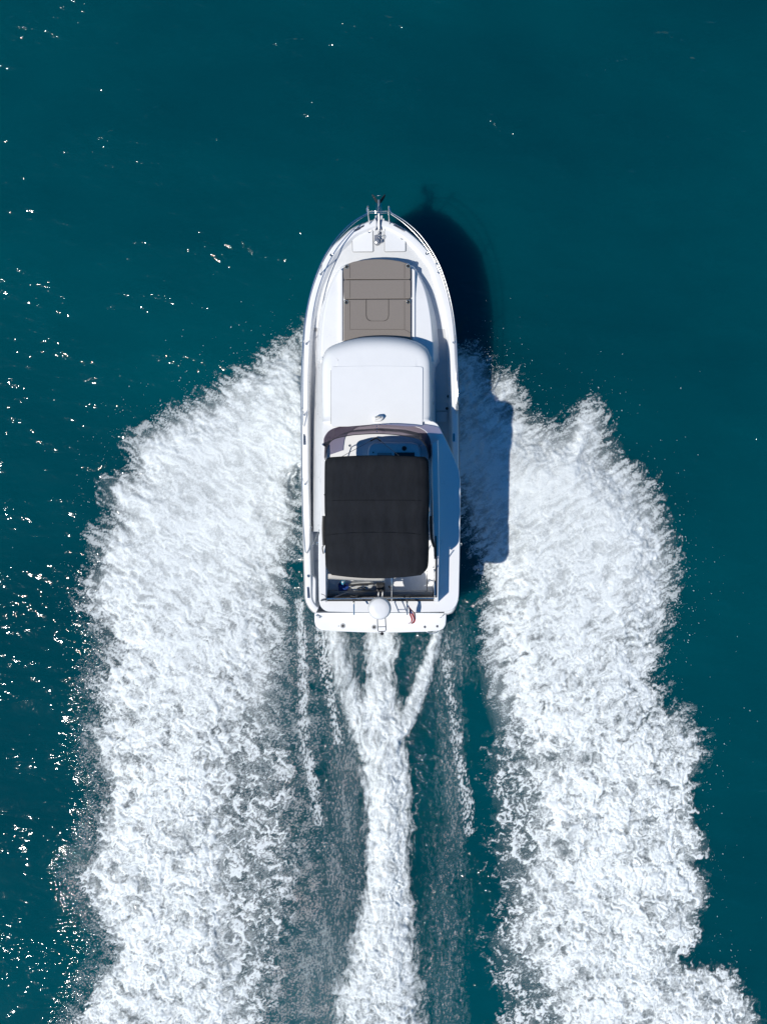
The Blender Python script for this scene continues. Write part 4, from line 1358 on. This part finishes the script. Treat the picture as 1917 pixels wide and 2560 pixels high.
tbl = empty("deck_box", P(903, 1463, FLOOR)); tag(tbl, "pale grey lozenge shaped deck box with dark lid line on the flybridge", "box")
bp_ = [(870, 1465), (880, 1456), (925, 1452), (936, 1461), (928, 1472), (885, 1478)]
mb = MB(); slab(mb, round_poly(pxpoly(bp_, FLOOR + .4), .03, 3), FLOOR, FLOOR + .38, .04); child(mb, "box_body", mat("box_grey", (.42, .42, .40), .5, noise=.06), tbl, smooth=40)
child(MB().tube([P(871, 1464, FLOOR + .386), P(900, 1461, FLOOR + .39), P(935, 1459.5, FLOOR + .386)], .018, 6), "box_seam", M_black, tbl)
child(MB().tube(catmull([P(893, 1472, FLOOR + .40), P(902, 1470.5, FLOOR + .45), P(912, 1472, FLOOR + .43), P(912, 1468, FLOOR + .40)], 12).tolist(), .014, 6), "box_handle", M_black, tbl)
child(MB().tube(catmull([P(972, 1466, FLOOR + .03), P(976, 1470, FLOOR + .10), P(978, 1477, FLOOR + .05)], 8).tolist(), .018, 6), "floor_lever", M_black, boat)
# cushions of the seats under the canopy
mb = MB(); slab(mb, round_poly(pxpoly([(826, 1190), (826, 1430), (868, 1430), (868, 1190)], FLOOR + .4), .05, 3), FLOOR, FLOOR + .40, .04); child(mb, "settee", M_beige, boat, smooth=40)
mb = MB(); slab(mb, round_poly(pxpoly([(950, 1185), (950, 1225), (1040, 1225), (1040, 1185)], FLOOR + .4), .05, 3), FLOOR, FLOOR + .45, .04); child(mb, "helm_seat", M_beige, boat, smooth=40)

# swim platform
zp = .46
sw = [(786, 1512), (786, 1555), (789, 1565), (796, 1572), (806, 1576), (840, 1578.5), (900, 1581), (950, 1582), (1000, 1581.5), (1067, 1579.5), (1098, 1577), (1108, 1572), (1114, 1562), (1115.5, 1548), (1115.5, 1512)]
mb = MB(); slab(mb, pxpoly(sw, zp), zp - .14, zp, .02)
plat = mb.build("swim_platform", M_gel, boat, smooth=40)
for a_ in ((857, 1565, .062, True), (935, 1568, .058, True), (1062, 1567.5, .03, False), (1093, 1566, .03, False), (846.5, 1565.5, .012, False)):
    c = P(a_[0], a_[1], zp)
    r = a_[2]
    o = MB().lathe(c, [(r, -.01), (r, .006), (r * .85, .012), (r * .55, .010)], 20).build("deck_fitting", M_gray if a_[3] else M_dkmetal, boat)
    if a_[3]:
        MB().lathe((c[0], c[1], c[2] + .010), [(r * .5, 0), (r * .5, .004)], 12).build("fitting_hole", M_black, o)
lz = zp - .05
MB().tube(catmull([P(1066, 1577, lz), P(1068, 1581.5, lz), P(1080, 1583, lz), P(1091, 1581, lz), P(1095, 1576, lz)], 16).tolist(), .014, 7).build("ladder_grip", M_chrome, boat)
for px, py, rz in ((796, 1541, -.5), (1105, 1540, .7)):
    c = P(px, py, zp)
    mb = MB().box((c[0], c[1], c[2] + .04), (.13, .022, .02), rz)
    for s_ in (-.03, .03):
        mb.lathe((c[0] + s_ * math.cos(rz), c[1] + s_ * math.sin(rz), c[2] - .005), [(.013, 0), (.013, .04)], 8)
    mb.build("mooring_cleat", M_chrome, boat)
# port boarding steps between gunwale and flybridge
for poly, z, nm in (([(781, 1329), (781, 1400), (799, 1400), (799, 1329)], .82, "boarding_step"), ([(785, 1400), (789, 1445), (799, 1445), (799, 1400)], .74, "boarding_step")):
    mb = MB(); slab(mb, pxpoly(poly, z), z - .10, z, .01); mb.build(nm, M_side, boat, smooth=35)
# port quarter: wide gunwale shoulder
mb = MB()
qz = 1.19
qp = [(774, 1428), (777, 1436), (788, 1444), (789.5, 1452), (789.5, 1531), (785, 1531), (767.5, 1503), (764.5, 1450), (763, 1425)]
slab(mb, round_poly(pxpoly(qp, qz), .03, 3), .6, qz + .012, .02); mb.build("quarter_deck", M_gel, boat, smooth=40)
# starboard walkway: hatches and drains
def swz(py):
    Y = P(1110, py, 1.1)[1]; return zg(Y) - dd(Y) + .012
for poly in ([(1090, 999), (1122, 999), (1121, 1026), (1090, 1026)], [(1090, 1030), (1118, 1030), (1116, 1055), (1090, 1055)]):
    z = swz(1020)
    mb = MB(); slab(mb, pxpoly(poly, z), z - .03, z + .012, .008); mb.build("deck_hatch", M_side, boat, smooth=35)
for p in ((1121, 990.5), (1117, 1021)):
    z = swz(p[1])
    MB().lathe(P(*p, z + .012), [(.036, -.02), (.036, .006), (.03, .01)], 16).build("deck_drain", M_black, boat)
# thin whip, hooks and cords
MB().tube([P(797, 1325, 2.9), P(790, 1345, 2.7), P(782, 1363, 2.4)], .006, 5).build("gate_wire", M_chrome, boat)
MB().lathe(P(782, 1363, 2.39), [(.012, 0), (.018, .012), (.012, .024)], 8).build("gate_wire_knob", M_chrome, boat)
MB().tube([P(797, 1325, 2.92), P(807, 1326, 2.95)], .014, 6).build("gate_latch", M_chrome, boat)
MB().tube(catmull([P(796, 1356, 2.7), P(792, 1357, 2.68), P(791.5, 1361, 2.66), P(795, 1362, 2.66)], 10).tolist(), .010, 6).build("gate_hook", M_chrome, boat)
for pts in ([P(1086, 1300, ZF + .04), P(1088, 1277, ZF + .05), P(1085, 1276, ZF + .05)], [P(1087, 1326, ZF + .02), P(1092, 1316, ZF + .03), P(1089, 1312, ZF + .03), P(1085, 1318, ZF + .03)], [P(1090, 1330, ZF + .02), P(1087, 1350, ZF + .02)]):
    MB().tube(catmull(pts, 10).tolist(), .008, 6).build("cord", M_dkmetal, boat)
MB().tube([P(1150, 1360, 2.6), P(1153, 1358, 2.55), P(1154, 1362, 2.5), P(1151, 1364, 2.5)], .010, 6).build("fender_hook", M_chrome, boat)
for p in ((1083, 1418), (1084, 1425)):
    MB().lathe(P(*p, 3.3), [(.014, 0), (.014, .02)], 8).build("coaming_stud", M_dkmetal, boat)
